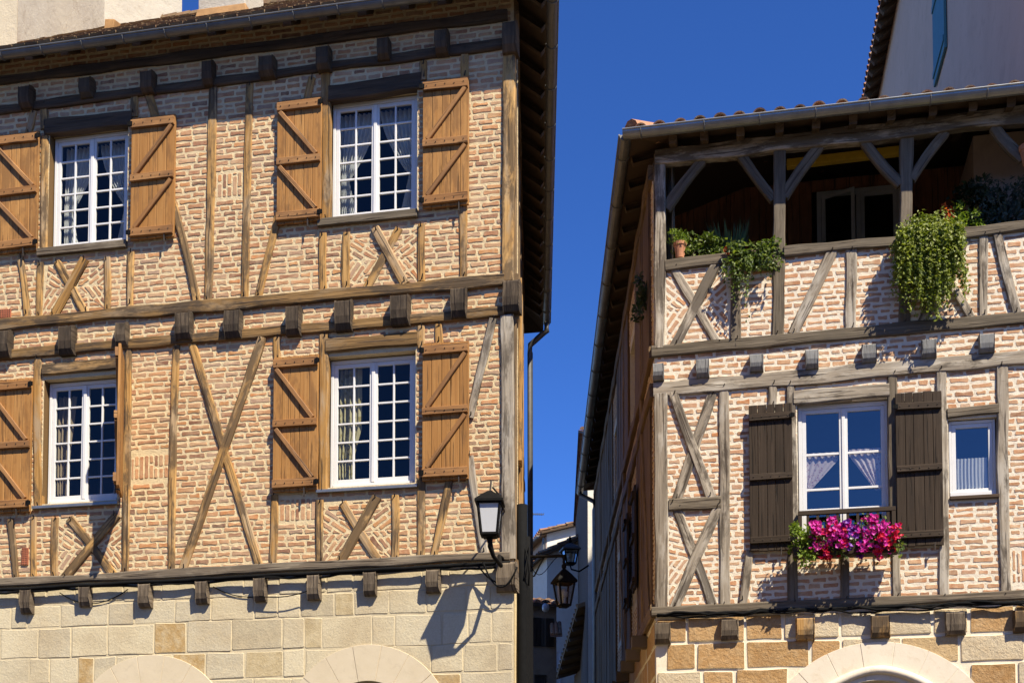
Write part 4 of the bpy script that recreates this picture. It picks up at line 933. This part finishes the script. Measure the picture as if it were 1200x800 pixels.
for i in range(40):
    x=-.2+.5*i
    if x<LTH+.3: mb=MB(); mb.bar((x,.2,zr+.13),(x,-oh+.05,zr-.35),.12,.14); mb.build('rafter',[M_dark],HT)
qa,qb=TH.loc(1095,84,.04),TH.loc(1108,51,.04); zt=TH.loc(1100,-60,.04)[1]
mb=MB(); board(mb,qa[0],qb[0],qa[1]*.5+qb[1]*.5-.2,zt,-.06,-.015)
s=mb.build('shutter',[M_teal],HT)
mb=MB(); W_=qb[0]-qa[0]; zb=qa[1]*.5+qb[1]*.5-.2
for z in (zb+.15,zb+1.5): mb=MB(); mb.box((qa[0]+.03,-.085,z),(qb[0]-.03,-.061,z+.12)); mb.build('batten',[M_teal],s)

# ================================================================== houses down the alley
def pxhouse(label,pl,pr,Yl,Yr,ytop,mt,depth=5,eave=.35,roofmt=None,name='rendered_house',side=None,pitch=.35):
    """house whose front runs from picture column pl at distance Yl to pr at Yr"""
    a=at(pl,ytop,Yl); b=at(pr,ytop,Yr); F=Facade((a.x,a.y,0),(b.x-a.x,b.y-a.y,0)); W=(Vector((b.x-a.x,b.y-a.y,0))).length; zt=a.z
    h=thing(name,label,'house',F.O,F.rot); mb=MB(); prism(mb,[(0,0),(W,0),(W,depth),(0,depth)],0,zt); mb.build('wall',[mt],h)
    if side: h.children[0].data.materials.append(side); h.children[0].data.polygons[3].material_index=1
    mb=MB(); dn=Vector((0,0,-.07)); e=[Vector((-eave*.6,-eave,zt-.02)),Vector((W+eave*.6,-eave,zt-.02)),Vector((W+eave*.6,depth/2,zt-.02+(depth/2+eave)*pitch)),Vector((-eave*.6,depth/2,zt-.02+(depth/2+eave)*pitch)),Vector((W+eave*.6,depth+eave,zt-.02)),Vector((-eave*.6,depth+eave,zt-.02))]
    mb.poly(e[:4],0); mb.poly([e[3],e[2],e[4],e[5]],0); mb.poly([p+dn for p in e[:4]][::-1],1)
    for i,j in ((0,1),(1,2),(2,4),(4,5),(5,3),(3,0)): mb.poly([e[i],e[i]+dn,e[j]+dn,e[j]],1)
    uu=(e[3]-e[0]).normalized(); sv=Vector((1,0,0)); nv=sv.cross(uu); nv=nv if nv.z>0 else -nv; n=int((W+eave*1.2)/.25)
    global _mb; _mb=mb
    for i in range(n):
        o=e[0]+sv*(.12+.25*i); ln=(e[3]-e[0]).length; s=0
        while s<ln-.1:
            l=min(.38,ln-s); rv=random.random(); A_=[];B_=[]
            for k in range(7):
                t=math.pi*k/6; A_.append(mb.pt(o+uu*s+sv*.085*math.cos(t)+nv*(.085*math.sin(t)+.02))); B_.append(mb.pt(o+uu*(s+l+.03)+sv*.07*math.cos(t)+nv*(.07*math.sin(t)+.004)))
            for k in range(6): mb.face([A_[k],B_[k],B_[k+1],A_[k+1]],0,rv)
            mb.face(A_[::-1],0,rv); s+=.34
    mb.build('roof',[roofmt or M_tileR,M_dark],h)
    return h,F
# far white house: a shaded face towards the alley and a sunlit gable front
def slant(label,pl,yl,pr,yr,Y,mt,depth,eave=.25):
    """house seen on its gable side: wall top and tiles climb to the right"""
    a=at(pl,yl,Y); b=at(pr,yr,Y+.4); F=Facade((a.x,a.y,0),(b.x-a.x,b.y-a.y,0)); W=Vector((b.x-a.x,b.y-a.y,0)).length
    h=thing('rendered_house',label,'house',F.O,F.rot); mb=MB(); mb.hexa([(0,0,0),(W,0,0),(W,depth,0),(0,depth,0),(0,0,a.z),(W,0,b.z),(W,depth,b.z),(0,depth,a.z)]); mb.build('wall',[mt],h)
    k=(b.z-a.z)/W; mb=MB(); mb.hexa([(-eave,-eave,a.z-k*eave+.005),(W+.1,-eave,b.z+k*.1+.005),(W+.1,depth,b.z+k*.1+.005),(-eave,depth,a.z-k*eave+.005),(-eave,-eave,a.z-k*eave+.08),(W+.1,-eave,b.z+k*.1+.08),(W+.1,depth,b.z+k*.1+.08),(-eave,depth,a.z-k*eave+.08)],1)
    uu=Vector((1,0,k)).normalized()
    for j in range(int(depth/.26)+1): canal(Vector((-eave-.05,-eave+.05+.26*j,a.z-k*eave+.08)),uu,Vector((0,1,0)),uu.cross(Vector((0,1,0))),(W+eave)*math.sqrt(1+k*k),mb=mb)
    return h,F,W,a,b,k,mb
def finish_slant(t):
    h,F,W,a,b,k,mb=t
    mb.build('roof',[M_tileR,M_dark],h); return h,F
hw,Fw=finish_slant(slant('far cream white gabled house with red tiles at the end of the alley',641,625,716,607,46,M_whiter,4))
a=hw.location; zg=at(641,628,46).z; p0=at(612,630,49.5); F2=Facade((p0.x,p0.y,0),(a.x-.03-p0.x,a.y-.03-p0.y,0)); W=Vector((a.x-p0.x,a.y-p0.y,0)).length
hg=thing('rendered_house','grey shaded house wall beside the far cream white house in the alley','house',F2.O,F2.rot)
mb=MB(); mb.box((-.8,0,0),(W-.02,.9,zg)); mb.build('wall',[M_greyr],hg); mb=MB(); mb.hexa([(-1,-.25,zg-.02),(W-.04,-.25,zg-.02),(W-.04,1,zg+.25),(-1,1,zg+.25),(-1,-.25,zg+.06),(W-.04,-.25,zg+.06),(W-.04,1,zg+.33),(-1,1,zg+.33)]); mb.build('roof',[M_tileR],hg)
mb=MB(); mb.tube([(W-.08,-.08,zg-.05),(W-.08,-.08,0)],.045,8); mb.build('downpipe',[M_zincd],hg)
mb=MB(); mb.tube([(-1,-.30,zg-.03),(W-.04,-.30,zg-.03)],.06,8); mb.build('gutter',[M_zincd],hg)
hb_,Fb=finish_slant(slant('grey rendered alley house with sloping tiles just behind the hanging black lantern',641,650,700,624,40,M_whiter,3))
def hwin(h,F,x0,x1,y0,y1,mt,shut=None,n=.0,pane=None):
    a=F.loc(x0,(y0+y1)/2,n); b=F.loc(x1,(y0+y1)/2,n); c=F.loc((x0+x1)/2,y1,n)[1]; d=F.loc((x0+x1)/2,y0,n)[1]; y=-n
    mb=MB(); mb.box((a[0],y-.03,c),(a[0]+.05,y+.02,d)); mb.box((b[0]-.05,y-.03,c),(b[0],y+.02,d)); mb.box((a[0]+.05,y-.03,d-.05),(b[0]-.05,y+.02,d)); mb.box((a[0]+.05,y-.03,c),(b[0]-.05,y+.02,c+.05))
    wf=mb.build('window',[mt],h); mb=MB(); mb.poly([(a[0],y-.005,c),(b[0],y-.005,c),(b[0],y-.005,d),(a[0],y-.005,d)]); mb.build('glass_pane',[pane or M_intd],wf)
    if shut:
        for u in (a[0]-.22,b[0]+.02): mb=MB(); board(mb,u,u+.2,c,d,y-.06,y-.02); mb.build('shutter',[M_shutd],h)
hwin(hb_,Fb,649,657.5,762,830,M_white,pane=M_white)  # the white door, built as a white frame and pane
hs,Fs=pxhouse('brown rubble cottage with dark shutters at the bottom of the alley',606,652,33,33.3,706,M_brownr,1.2,.2,pitch=.3)
hwin(hs,Fs,634,639,724,757,M_greydk,True); hwin(hs,Fs,626,640,790,815,M_dark)
p1=at(645,743,32.7); p2=at(659,743,32.7); mb=MB(); ii=rel(hs)
for k in range(3):
    x=p1.x+(p2.x-p1.x)*(k+.5)/3; mb.tube([ii@Vector((x,p1.y,p1.z)),ii@Vector((x,p1.y+.6,p1.z+.42))],.05,8)
mb.hexa([ii@Vector(q) for q in [(p1.x,p1.y,p1.z-.06),(p2.x,p1.y,p1.z-.06),(p2.x,p1.y+.6,p1.z+.36),(p1.x,p1.y+.6,p1.z+.36),(p1.x,p1.y,p1.z-.01),(p2.x,p1.y,p1.z-.01),(p2.x,p1.y+.6,p1.z+.41),(p1.x,p1.y+.6,p1.z+.41)]],0); mb.build('canopy',[M_tileR],hs)
hn,Fn=pxhouse('tall pale rough rendered house standing behind the right house in the alley',688.5,812,33.3,33.26,506,M_whiter,9,.12,side=M_shadeside,name='rendered_house')
# lower house between: eaves reaching into the alley

p=at(677,708,35); q=at(652,792,39.4)
F3=Facade((q.x,q.y,0),(p.x-q.x,p.y-q.y,0)); W=Vector((p.x-q.x,p.y-q.y,0)).length
hl=thing('lean_to','low lean-to with dark tiled eaves clinging to the pale house in the alley','shed',F3.O,F3.rot)
zl=(p.z+q.z)/2
mb=MB(); mb.hexa([(0,0,q.z-.1),(W,0,p.z-.1),(W,1.2,p.z+.3),(0,1.2,q.z+.3),(0,0,q.z),(W,0,p.z),(W,1.2,p.z+.4),(0,1.2,q.z+.4)])
for i in range(int(W/.26)):
    x=.13+.26*i; z=q.z+(p.z-q.z)*x/W; mb.tube([(x,-.02,z+.02),(x,1.2,z+.42)],.06,8)
mb.build('roof',[M_tileL],hl)
mb=MB(); mb.box((0.05,.55,0),(W-.05,.8,min(p.z,q.z)+.02)); mb.build('wall',[M_side],hl)
for i in range(int(W/.6)):
    x=.3+.6*i; z=q.z+(p.z-q.z)*x/W; mb=MB(); mb.bar((x,.02,z-.16),(x,.6,z+.02),.08,.1); mb.build('rafter',[M_dark],hl)

# ================================================================== lanterns
def lantern(name,label,base,rot,hh,wt,wb,body,glass,group=None,roofh=.4,finial=True):
    """four-sided street lantern, base = bottom centre of the glass body"""
    t=thing(name,label,'street lamp',base,rot,group)
    mb=MB()
    def ring(z,w): return [Vector((sx*w,sy*w,z)) for sx,sy in ((-1,-1),(1,-1),(1,1),(-1,1))]
    lo,hi=ring(0,wb),ring(hh,wt)
    for a,b in zip(lo,hi): mb.bar(a,b,.022,.022)
    for rg in (lo,hi):
        for i in range(4): mb.bar(rg[i],rg[(i+1)%4],.024,.024)
    mb.hexa([p+Vector((0,0,-.03)) for p in ring(0,wb*.8)]+[p for p in ring(0,wb*.98)])
    mb.build('frame',[M_iron],t)
    mb=MB(); k=.985
    for i in range(4): j=(i+1)%4; mb.poly([lo[i]*k,lo[j]*k,Vector((hi[j].x*k,hi[j].y*k,hi[j].z)),Vector((hi[i].x*k,hi[i].y*k,hi[i].z))])
    mb.build('glass_panel',[glass],t)
    mb=MB(); rh=hh*roofh; R_=[ring(hh+.005,wt*1.28),ring(hh+.03,wt*1.28),ring(hh+.03+rh*.55,wt*.72),ring(hh+.03+rh,wt*.16)]
    V=[[mb.pt(p) for p in r] for r in R_]
    for A_,B_ in zip(V,V[1:]):
        for i in range(4): mb.face([A_[i],A_[(i+1)%4],B_[(i+1)%4],B_[i]])
    mb.face(V[0][::-1]); mb.face(V[-1])
    mb.build('hood',[body],t)
    if finial:
        mb=MB(); z=hh+.03+rh; mb.lathe((0,0,z-.005),[(wt*.16,0),(wt*.3,.03),(wt*.3,.06),(wt*.14,.08),(wt*.2,.11),(.012,.15)],10); mb.build('finial',[M_iron],t)
    mb=MB(); mb.lathe((0,0,.03),[(.03,0),(.03,.08),(.05,.1),(.055,.16),(.03,.2)],12); mb.build('bulb',[M_milk],t)
    return t
n1=.56; u,z=L.loc(574,626.5,n1); zt=L.loc(575,591,n1)[1]
base=L.M@Vector((u,-n1,z))
l1=lantern('street_lantern','milky white wall lantern on iron bracket at the left house corner',base,L.rot+.12,zt-z,.118,.085,M_iron,M_milk,roofh=.36,finial=False)
W2=lambda p: (Matrix.Translation(l1.location)@l1.rotation_euler.to_matrix().to_4x4()).inverted()@(L.M@Vector(p))
cz=L.loc(588,655,.05); mb=MB()
pts=[(u,-n1,z-.03),(u+.005,-n1,z-.12),(u+.03,-n1+.05,z-.22),(u+.08,-n1+.2,z-.29),(-.14,-.12,cz[1]+.02),(-.12,-.03,cz[1])]
mb.tube([W2(p) for p in pts],[.035,.03,.022,.022,.022,.03],8); 
mb.build('bracket',[M_iron],l1,smooth=True)
mb=MB(); mb.tube([W2(p) for p in [(u+.02,-n1+.05,zt+.20),(u+.06,-n1+.2,zt+.16),(-.10,-.02,zt+.06)]],.011,6); mb.tube([W2(p) for p in [(u,-n1,zt+.1),(u+.01,-n1+.02,zt+.27)]],.01,6); mb.build('stay_rod',[M_rust],l1)
# hanging lantern in the alley
Y=18.0; b2=at(661,709,Y); t2_=at(661,683,Y)
l2=lantern('street_lantern','black four-sided lantern hanging from an arm in the alley',b2,.35,t2_.z-b2.z,.115,.07,M_iron,M_lampglass,roofh=.55)
a0=at(616,652,18.3); mb=MB(); inv=rel(l2); top=Vector((0,0,t2_.z-b2.z+.2)); arm=inv@at(663,651,18.0); w0=inv@a0
mb.tube([w0,arm],.022,8); mb.tube([arm+Vector((-.02,0,0)),arm+Vector((-.02,0,-.06)),Vector((0,0,arm.z-.12)),top],.016,8)
mb.tube([w0+Vector((0,0,-.32)),w0.lerp(arm,.22)+Vector((0,0,-.28)),w0.lerp(arm,.45)+Vector((0,0,-.02))],.012,6)
mb.build('bracket',[M_iron],l2)
Y=27.0; b3=at(668,660,Y); t3=at(668,645,Y)
l3=lantern('street_lantern','small grey glass lantern further back above the hanging black lantern',b3,.2,t3.z-b3.z,.15,.10,M_zincd,M_lampglass,roofh=.5)
mb=MB(); inv=rel(l3); w0=inv@at(690,662,27); mb.tube([Vector((0,0,-.03)),Vector((.03,0,-.12)),Vector((.2,0,-.16)),w0],.018,6); mb.build('bracket',[M_iron],l3)
for lab,px,py,Y,wx,s in (('small round glass lamp on the brown wall below the hanging lantern',639.5,711,30,634,.085),('small white glass lamp low on the left house alley corner',605,712,14.5,602,.045)):
    c=at(px,py,Y); t=thing('wall_lamp',lab,'lamp',c,0); mb=MB(); mb.lathe((0,0,-s*1.3),[(s*.5,0),(s*.9,s*.5),(s,s*1.3),(s*.85,s*2),(s*.4,s*2.4)],12); mb.build('lamp_glass',[M_milk],t,smooth=True)
    mb=MB(); mb.lathe((0,0,s*1.1),[(s*.5,0),(s*.55,s*.3),(s*.2,s*.6)],12); w0=rel(t)@at(wx,py-6,Y+.1); mb.tube([(0,0,s*1.5),(0,0,s*2),w0],s*.14,6); mb.build('lamp_cap',[M_iron],t)
# television aerial
c=at(623,602,40); t=thing('aerial','small television aerial on the skyline between the two houses','aerial',c,.3); mb=MB(); mb.tube([(0,0,-1.2),(0,0,.1)],.018,6); mb.build('mast',[M_lead],t)
mb=MB(); mb.tube([(-.05,0,0),(.42,.02,.02)],.012,6)
for k in range(6): x=.02+.07*k; mb.tube([(x,-.14,.004*k),(x,.14,.004*k)],.008,5)
mb.build('boom',[M_lead],t)

# ================================================================== cables
def cable(label,pts,r,mt=None,seg=6):
    o=Vector(pts[0]); mb=MB(); mb.tube([Vector(p)-o for p in pts],r,seg); ob=mb.build('cable',[mt or M_cable],None,smooth=True); ob.location=o; return tag(ob,label,'cable')
def run(F,p,q,n,steps,wob,dz=0,du=0):
    out=[]; a=F.v(*p,n); b=F.v(*q,n); s=U(0,99)
    for i in range(steps+1):
        t=i/steps; v=a.lerp(b,t); v.z+=wob*noise.noise(Vector((t*steps*.45,s,0)))+dz; v.y+=.6*wob*noise.noise(Vector((t*steps*.45,s,7))); out.append(F.M@v)
    return out
def ext2(p,q,x): return ext(p,q,x)
pl,ql=(0,691),(598,659)
cable('thick black cable along the sill beam of the left house',run(L,ext(pl,ql,-100),ql,.075,60,.016),.024)
cable('thinner black cable running below the thick one on the left house',run(L,ext(pl,ql,-100),ql,.07,60,.03,-.035),.014)
pr_,qr=(770,722),(1200,707)
cable('thick black cable along the sill beam of the right house',run(R,pr_,ext(pr_,qr,1370),.075,56,.035,.02),.022)
cable('black cable twisting over the thick one on the right house',run(R,pr_,ext(pr_,qr,1370),.082,56,.06,.02),.016)
cable('thin black cable looping below the right house cables',run(R,pr_,ext(pr_,qr,1370),.075,56,.045,-.02),.012)
def sag(F,p,q,n,s,k=12):
    a=F.v(*p,n); b=F.v(*q,n); return [F.M@(a.lerp(b,i/k)+Vector((0,0,-s*4*(i/k)*(1-i/k)))) for i in range(k+1)]
for p,q,s,where in (((70,694),(98,706),.02,'second'),((100,707),(150,690),.05,'third'),((250,687),(304,698),.05,'fifth'),((304,698),(370,688),.05,'sixth')):
    cable('thin wire drooping across the stone beside the %s small beam end'%where,sag(L,p,q,.09 if 'x' in where else .02,s),.006)
for k,(p,q) in enumerate((((560,662),(604,676)),((566,658),(606,664)))):
    cable(('dark cable loop sagging below the milky lantern','second dark cable loop sagging below the milky lantern')[k],sag(L,p,q,.10+.03*k,.12+.13*k),.010)
for k,x in enumerate((.16,.42,.9)):
    o=[LS.M@Vector((x+U(-.01,.01),-.09-.03*k,z_)) for z_ in [5.6-.3*k,4.6,4,3.2,2,0]]
    cable('black conduit running down the alley side of the left house, %s the corner'%('nearest','next to nearest','third from')[k],o,.06,seg=10)
cable('thin cable coiled at the corner cable joint of the left house',[LS.M@Vector((.15+.1*math.cos(t*.9),-.12-.05*math.sin(t*.7),4.9+.22*math.sin(t*.9))) for t in range(14)],.008)
cable('loose wire hanging across the alley beneath the lantern arm',[at(617+ i*3.6,652+8*math.sin(i*.5)+ (16*math.sin(i/12*math.pi)),19) for i in range(13)],.006)
mb=MB(); mb.box((-.02,-.03,-.07),(.02,.03,.07)); o=mb.build('cable_box',[M_white],None,bevel=.006); o.location=at(606,657,14.3); tag(o,'small white cable box at the left house corner','box')

# ================================================================== plants on the loggia
def plantthing(name,label,loc,rot=0,cat='plant',group=None): return thing(name,label,cat,loc,rot,group)
def RW(px,py,n): return R.M@R.v(px,py,n)
def boxr(u0,u1,y0,y1,z0,z1): return lambda: (U(u0,u1),U(y0,y1),U(z0,z1))
# terracotta pot
pc=RW(797,303,-.03); t=plantthing('flower_pot','terracotta pot with feathery plant beside the loggia corner post',pc,R.rot,'pot')
mb=MB(); mb.lathe((0,0,0),[(.055,0),(.075,.16),(.085,.165),(.088,.205),(.078,.207),(.074,.185)],18); mb.build('pot',[M_terra],t)
mb=MB(); leaves(mb,blob((-.03,.02,.27),.17,.12,.11,12,3),330,.05,-.3,aspect=.3); mb.build('foliage',[M_lime],t)
# bushy shrub
c=RW(826,300,-.08); t=plantthing('loggia_plant','bushy small-leaved green plant behind the rail, right of the terracotta pot',c,R.rot)
mb=MB(); leaves(mb,blob((-.05,.05,.12),.36,.16,.17,16,5),900,.055,.1); mb.build('foliage',[M_ivy],t); mb=MB()
for k in range(6): mb.tube([(U(-.2,.2),.06,-.1),(U(-.25,.25),.05,.12)],.006,5)
mb.build('stem',[M_stem],t)
# spiky plant
c=RW(856,298,-.25); t=plantthing('loggia_plant','tall spiky thin-leaved plant standing behind the trailing ivy',c,R.rot); mb=MB()
for k in range(75):
    x=U(-.28,.24); b=Vector((x*.5,U(-.08,.08),-.05)); tp=Vector((x+U(-.07,.07),U(-.15,.1),U(.2,.5))); d=(tp-b); s=Vector((.011,0,0)); r=random.random(); m_=b+d*.5
    mb.poly([b-s*.6,b+s*.6,m_+s,m_-s],0,r); mb.poly([m_-s,m_+s,tp],0,r)
mb.build('foliage',[M_ivy],t)
# trailing ivy hanging over the rail
c=RW(884,300,.1); t=plantthing('trailing_plant','glossy trailing plant spilling over the rail beside the second loggia post',c,R.rot); mb=MB()
leaves(mb,blob((.0,.02,.02),.36,.15,.19,18,11),1100,.06,.4)
def strands(n,x0,x1,y0,y1,zt,lmin,lmax,size,per=14,prof=None):
    for k in range(n):
        x=U(x0,x1); y=U(y0,y1); L_=U(lmin,lmax)*(prof(x) if prof else 1); dx=U(-.12,.12)*L_
        for j in range(int(per*L_/.3)+2):
            q=random.random(); leaves(mb,lambda: (x+dx*q+U(-.02,.02),y-.05*math.sin(q*3)+U(-.02,.02),zt-L_*q+U(-.01,.01)),1,size,.8)
strands(30,-.42,.32,-.08,.0,.0,.15,.42,.05); strands(12,-.28,-.04,-.06,.0,-.05,.4,.85,.042,9)
mb.build('foliage',[M_ivy],t)
mb=MB(); leaves(mb,blob((-.36,.0,.10),.05,.04,.04,4,2),16,.04,0); mb.build('blossom',[M_orange],t)
# big hanging bush
c=RW(1088,283,.12); t=plantthing('hanging_plant','large yellow-green hanging plant cascading over the loggia rail by the third post',c,R.rot); mb=MB()
leaves(mb,blob((.02,.02,.10),.36,.18,.24,24,21),1300,.045,.5)
strands(200,-.38,.38,-.20,.02,.16,.45,1.08,.046,21,lambda x: .70+.38*math.cos((x+.03)*3.6)+.12*math.sin(x*23))
strands(20,-.46,-.3,-.1,.0,.0,.3,.8,.035,9)
mb.build('foliage',[M_hang],t)
mb=MB()
for k in range(14): x=U(-.3,.3); mb.tube([(x,.0,.1),(x+U(-.05,.05),-.09,-.1),(x+U(-.05,.05),-.08,-.55)],.004,4)
mb.build('stem',[M_stem],t)
c=RW(1112,255,-.15); t=plantthing('flowering_plant','orange blossom cluster poking up behind the large hanging plant',c,R.rot); mb=MB(); leaves(mb,blob((0,0,.03),.09,.06,.15,8,9),170,.045,-.3); mb.build('blossom',[M_orange],t); mb=MB(); mb.tube([(0,0,-.4),(0,0,.05)],.006,5); leaves(mb,blob((0,.02,-.1),.1,.05,.15,6,4),60,.06,0); mb.build('foliage',[M_ivy],t)
c=RW(1134,262,-.15); t=plantthing('loggia_plant','small lime green plant right of the orange blossoms',c,R.rot); mb=MB(); leaves(mb,blob((0,.03,.06),.22,.14,.2,12,31),480,.06,-.3,aspect=.35); mb.build('foliage',[M_lime],t)
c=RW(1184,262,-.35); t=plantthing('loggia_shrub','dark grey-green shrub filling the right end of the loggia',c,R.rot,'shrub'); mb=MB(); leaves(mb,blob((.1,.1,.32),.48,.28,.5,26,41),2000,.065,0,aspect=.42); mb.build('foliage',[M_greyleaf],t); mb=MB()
for k in range(5): mb.tube([(U(-.1,.1),.1,-.3),(U(-.25,.3),.1,.4)],.012,5)
mb.build('stem',[M_stem],t)
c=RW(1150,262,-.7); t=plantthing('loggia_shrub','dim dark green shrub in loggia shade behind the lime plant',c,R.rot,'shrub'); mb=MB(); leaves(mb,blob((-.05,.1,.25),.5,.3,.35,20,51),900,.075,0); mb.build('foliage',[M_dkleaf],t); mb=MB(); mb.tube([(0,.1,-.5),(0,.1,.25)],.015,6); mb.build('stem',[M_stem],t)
c=RW(1207,183,.02); mb=MB(); mb.lathe((0,0,-.11),[(.08,0),(.12,.17),(.13,.17),(.135,.23),(.12,.23),(.10,.18)],18); o=mb.build('hanging_pot',[M_terra],None); o.location=c; tag(o,'orange terracotta pot hung high above the grey-green shrub','pot')
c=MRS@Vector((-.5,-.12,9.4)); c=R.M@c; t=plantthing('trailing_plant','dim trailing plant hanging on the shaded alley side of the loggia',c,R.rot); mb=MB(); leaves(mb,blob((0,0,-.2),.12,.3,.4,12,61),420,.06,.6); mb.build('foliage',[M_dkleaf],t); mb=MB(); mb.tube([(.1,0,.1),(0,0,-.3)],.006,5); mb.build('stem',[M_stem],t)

# ================================================================== flower box
n0=.24; c=R.M@R.v(992,651,n0); bl=R.loc(928,651,n0)[0]-R.loc(992,651,n0)[0]; br_=R.loc(1054,647,n0)[0]-R.loc(992,651,n0)[0]
t=thing('flower_box','long dark planter hooked on the railing under the flower window','planter',c,R.rot); mb=MB()
mb.hexa([(bl+.02,-.09,0),(br_-.02,-.09,0),(br_-.02,.08,0),(bl+.02,.08,0),(bl,-.10,.12),(br_,-.10,.12),(br_,.10,.12),(bl,.10,.12)]); mb.build('trough',[M_shutd],t,bevel=.008)
for x in (bl+.15,br_-.15): mb=MB(); mb.bar((x,.115,.02),(x,.115,.34),.02,.008,up=Vector((1,0,0))); mb.build('hook',[M_iron],t)
def petunia(label,px,py,w_,h_,mt,n,seed,green=160,lm=None,mt2=None):
    c=R.M@R.v(px,py+3,n0+.10); s=scale(R,(px,py)); t=thing('petunia',label,'flower',c,R.rot,'petunias in the window box'); rs=random.Random(seed); rx,rz=w_*s/2*1.12,h_*s/2*1.25
    mb=MB(); leaves(mb,blob((0,.05,0),rx*1.05,.14,rz*1.05,14,seed),green,.055,.1); 
    for k in range(6): mb.tube([(rs.uniform(-.1,.1),.08,-rz*.5),(rs.uniform(-rx,rx),-.02,rs.uniform(-rz,rz)*.6)],.004,4)
    mb.build('foliage',[lm or M_ivy],t)
    mb=MB()
    f=blob((0,-.03,.0),rx,.15,rz,12,seed+1)
    for k in range(n):
        p=Vector(f()); nn=Vector((rs.uniform(-.8,.8),rs.uniform(-1.3,-.3),rs.uniform(-.3,1))).normalized(); x=nn.cross(Vector((0,0,1))).normalized(); y=nn.cross(x); r=rs.uniform(.022,.036); rv=rs.random(); ph=rs.uniform(0,6); mi=1 if (mt2 and rs.random()<.3) else 0
        pts=[]
        for i in range(15):
            a=ph+2*math.pi*i/15; rr=r*(1 if i%3 else .78); pts.append(mb.pt(p+x*rr*math.cos(a)+y*rr*math.sin(a)+nn*(.004 if i%3 else .0)))
        ce_=mb.pt(p-nn*.018)
        for i in range(15): mb.face([pts[i],pts[(i+1)%15],ce_],mi,rv)
    if n: mb.build('blossom',[mt]+([mt2] if mt2 else []),t)
    return t
t=petunia('lime green leafy plant at the left end of the window box',939,633,34,38,M_mag,0,3,620,M_lime); t['category']='plant'; t.name='box_plant'; del t['group']
petunia('magenta petunias next to the lime green plant in the window box',963,626,30,34,M_mag,125,13,150)
petunia('red petunias left of the purple ones in the window box',976,632,38,34,M_red,120,23,150,None,M_mag)
petunia('magenta petunias at the middle of the window box, just left of the purple',987,622,24,24,M_mag,70,33,90)
petunia('dark purple petunias in the middle of the window box',1003,628,34,34,M_pur,70,43,200,None,M_mag)
petunia('magenta petunias right of the purple ones, tallest in the window box',1023,620,36,36,M_mag,150,53,150)
petunia('red petunias at the right end of the window box',1042,632,32,36,M_red,125,63,150,None,M_mag)
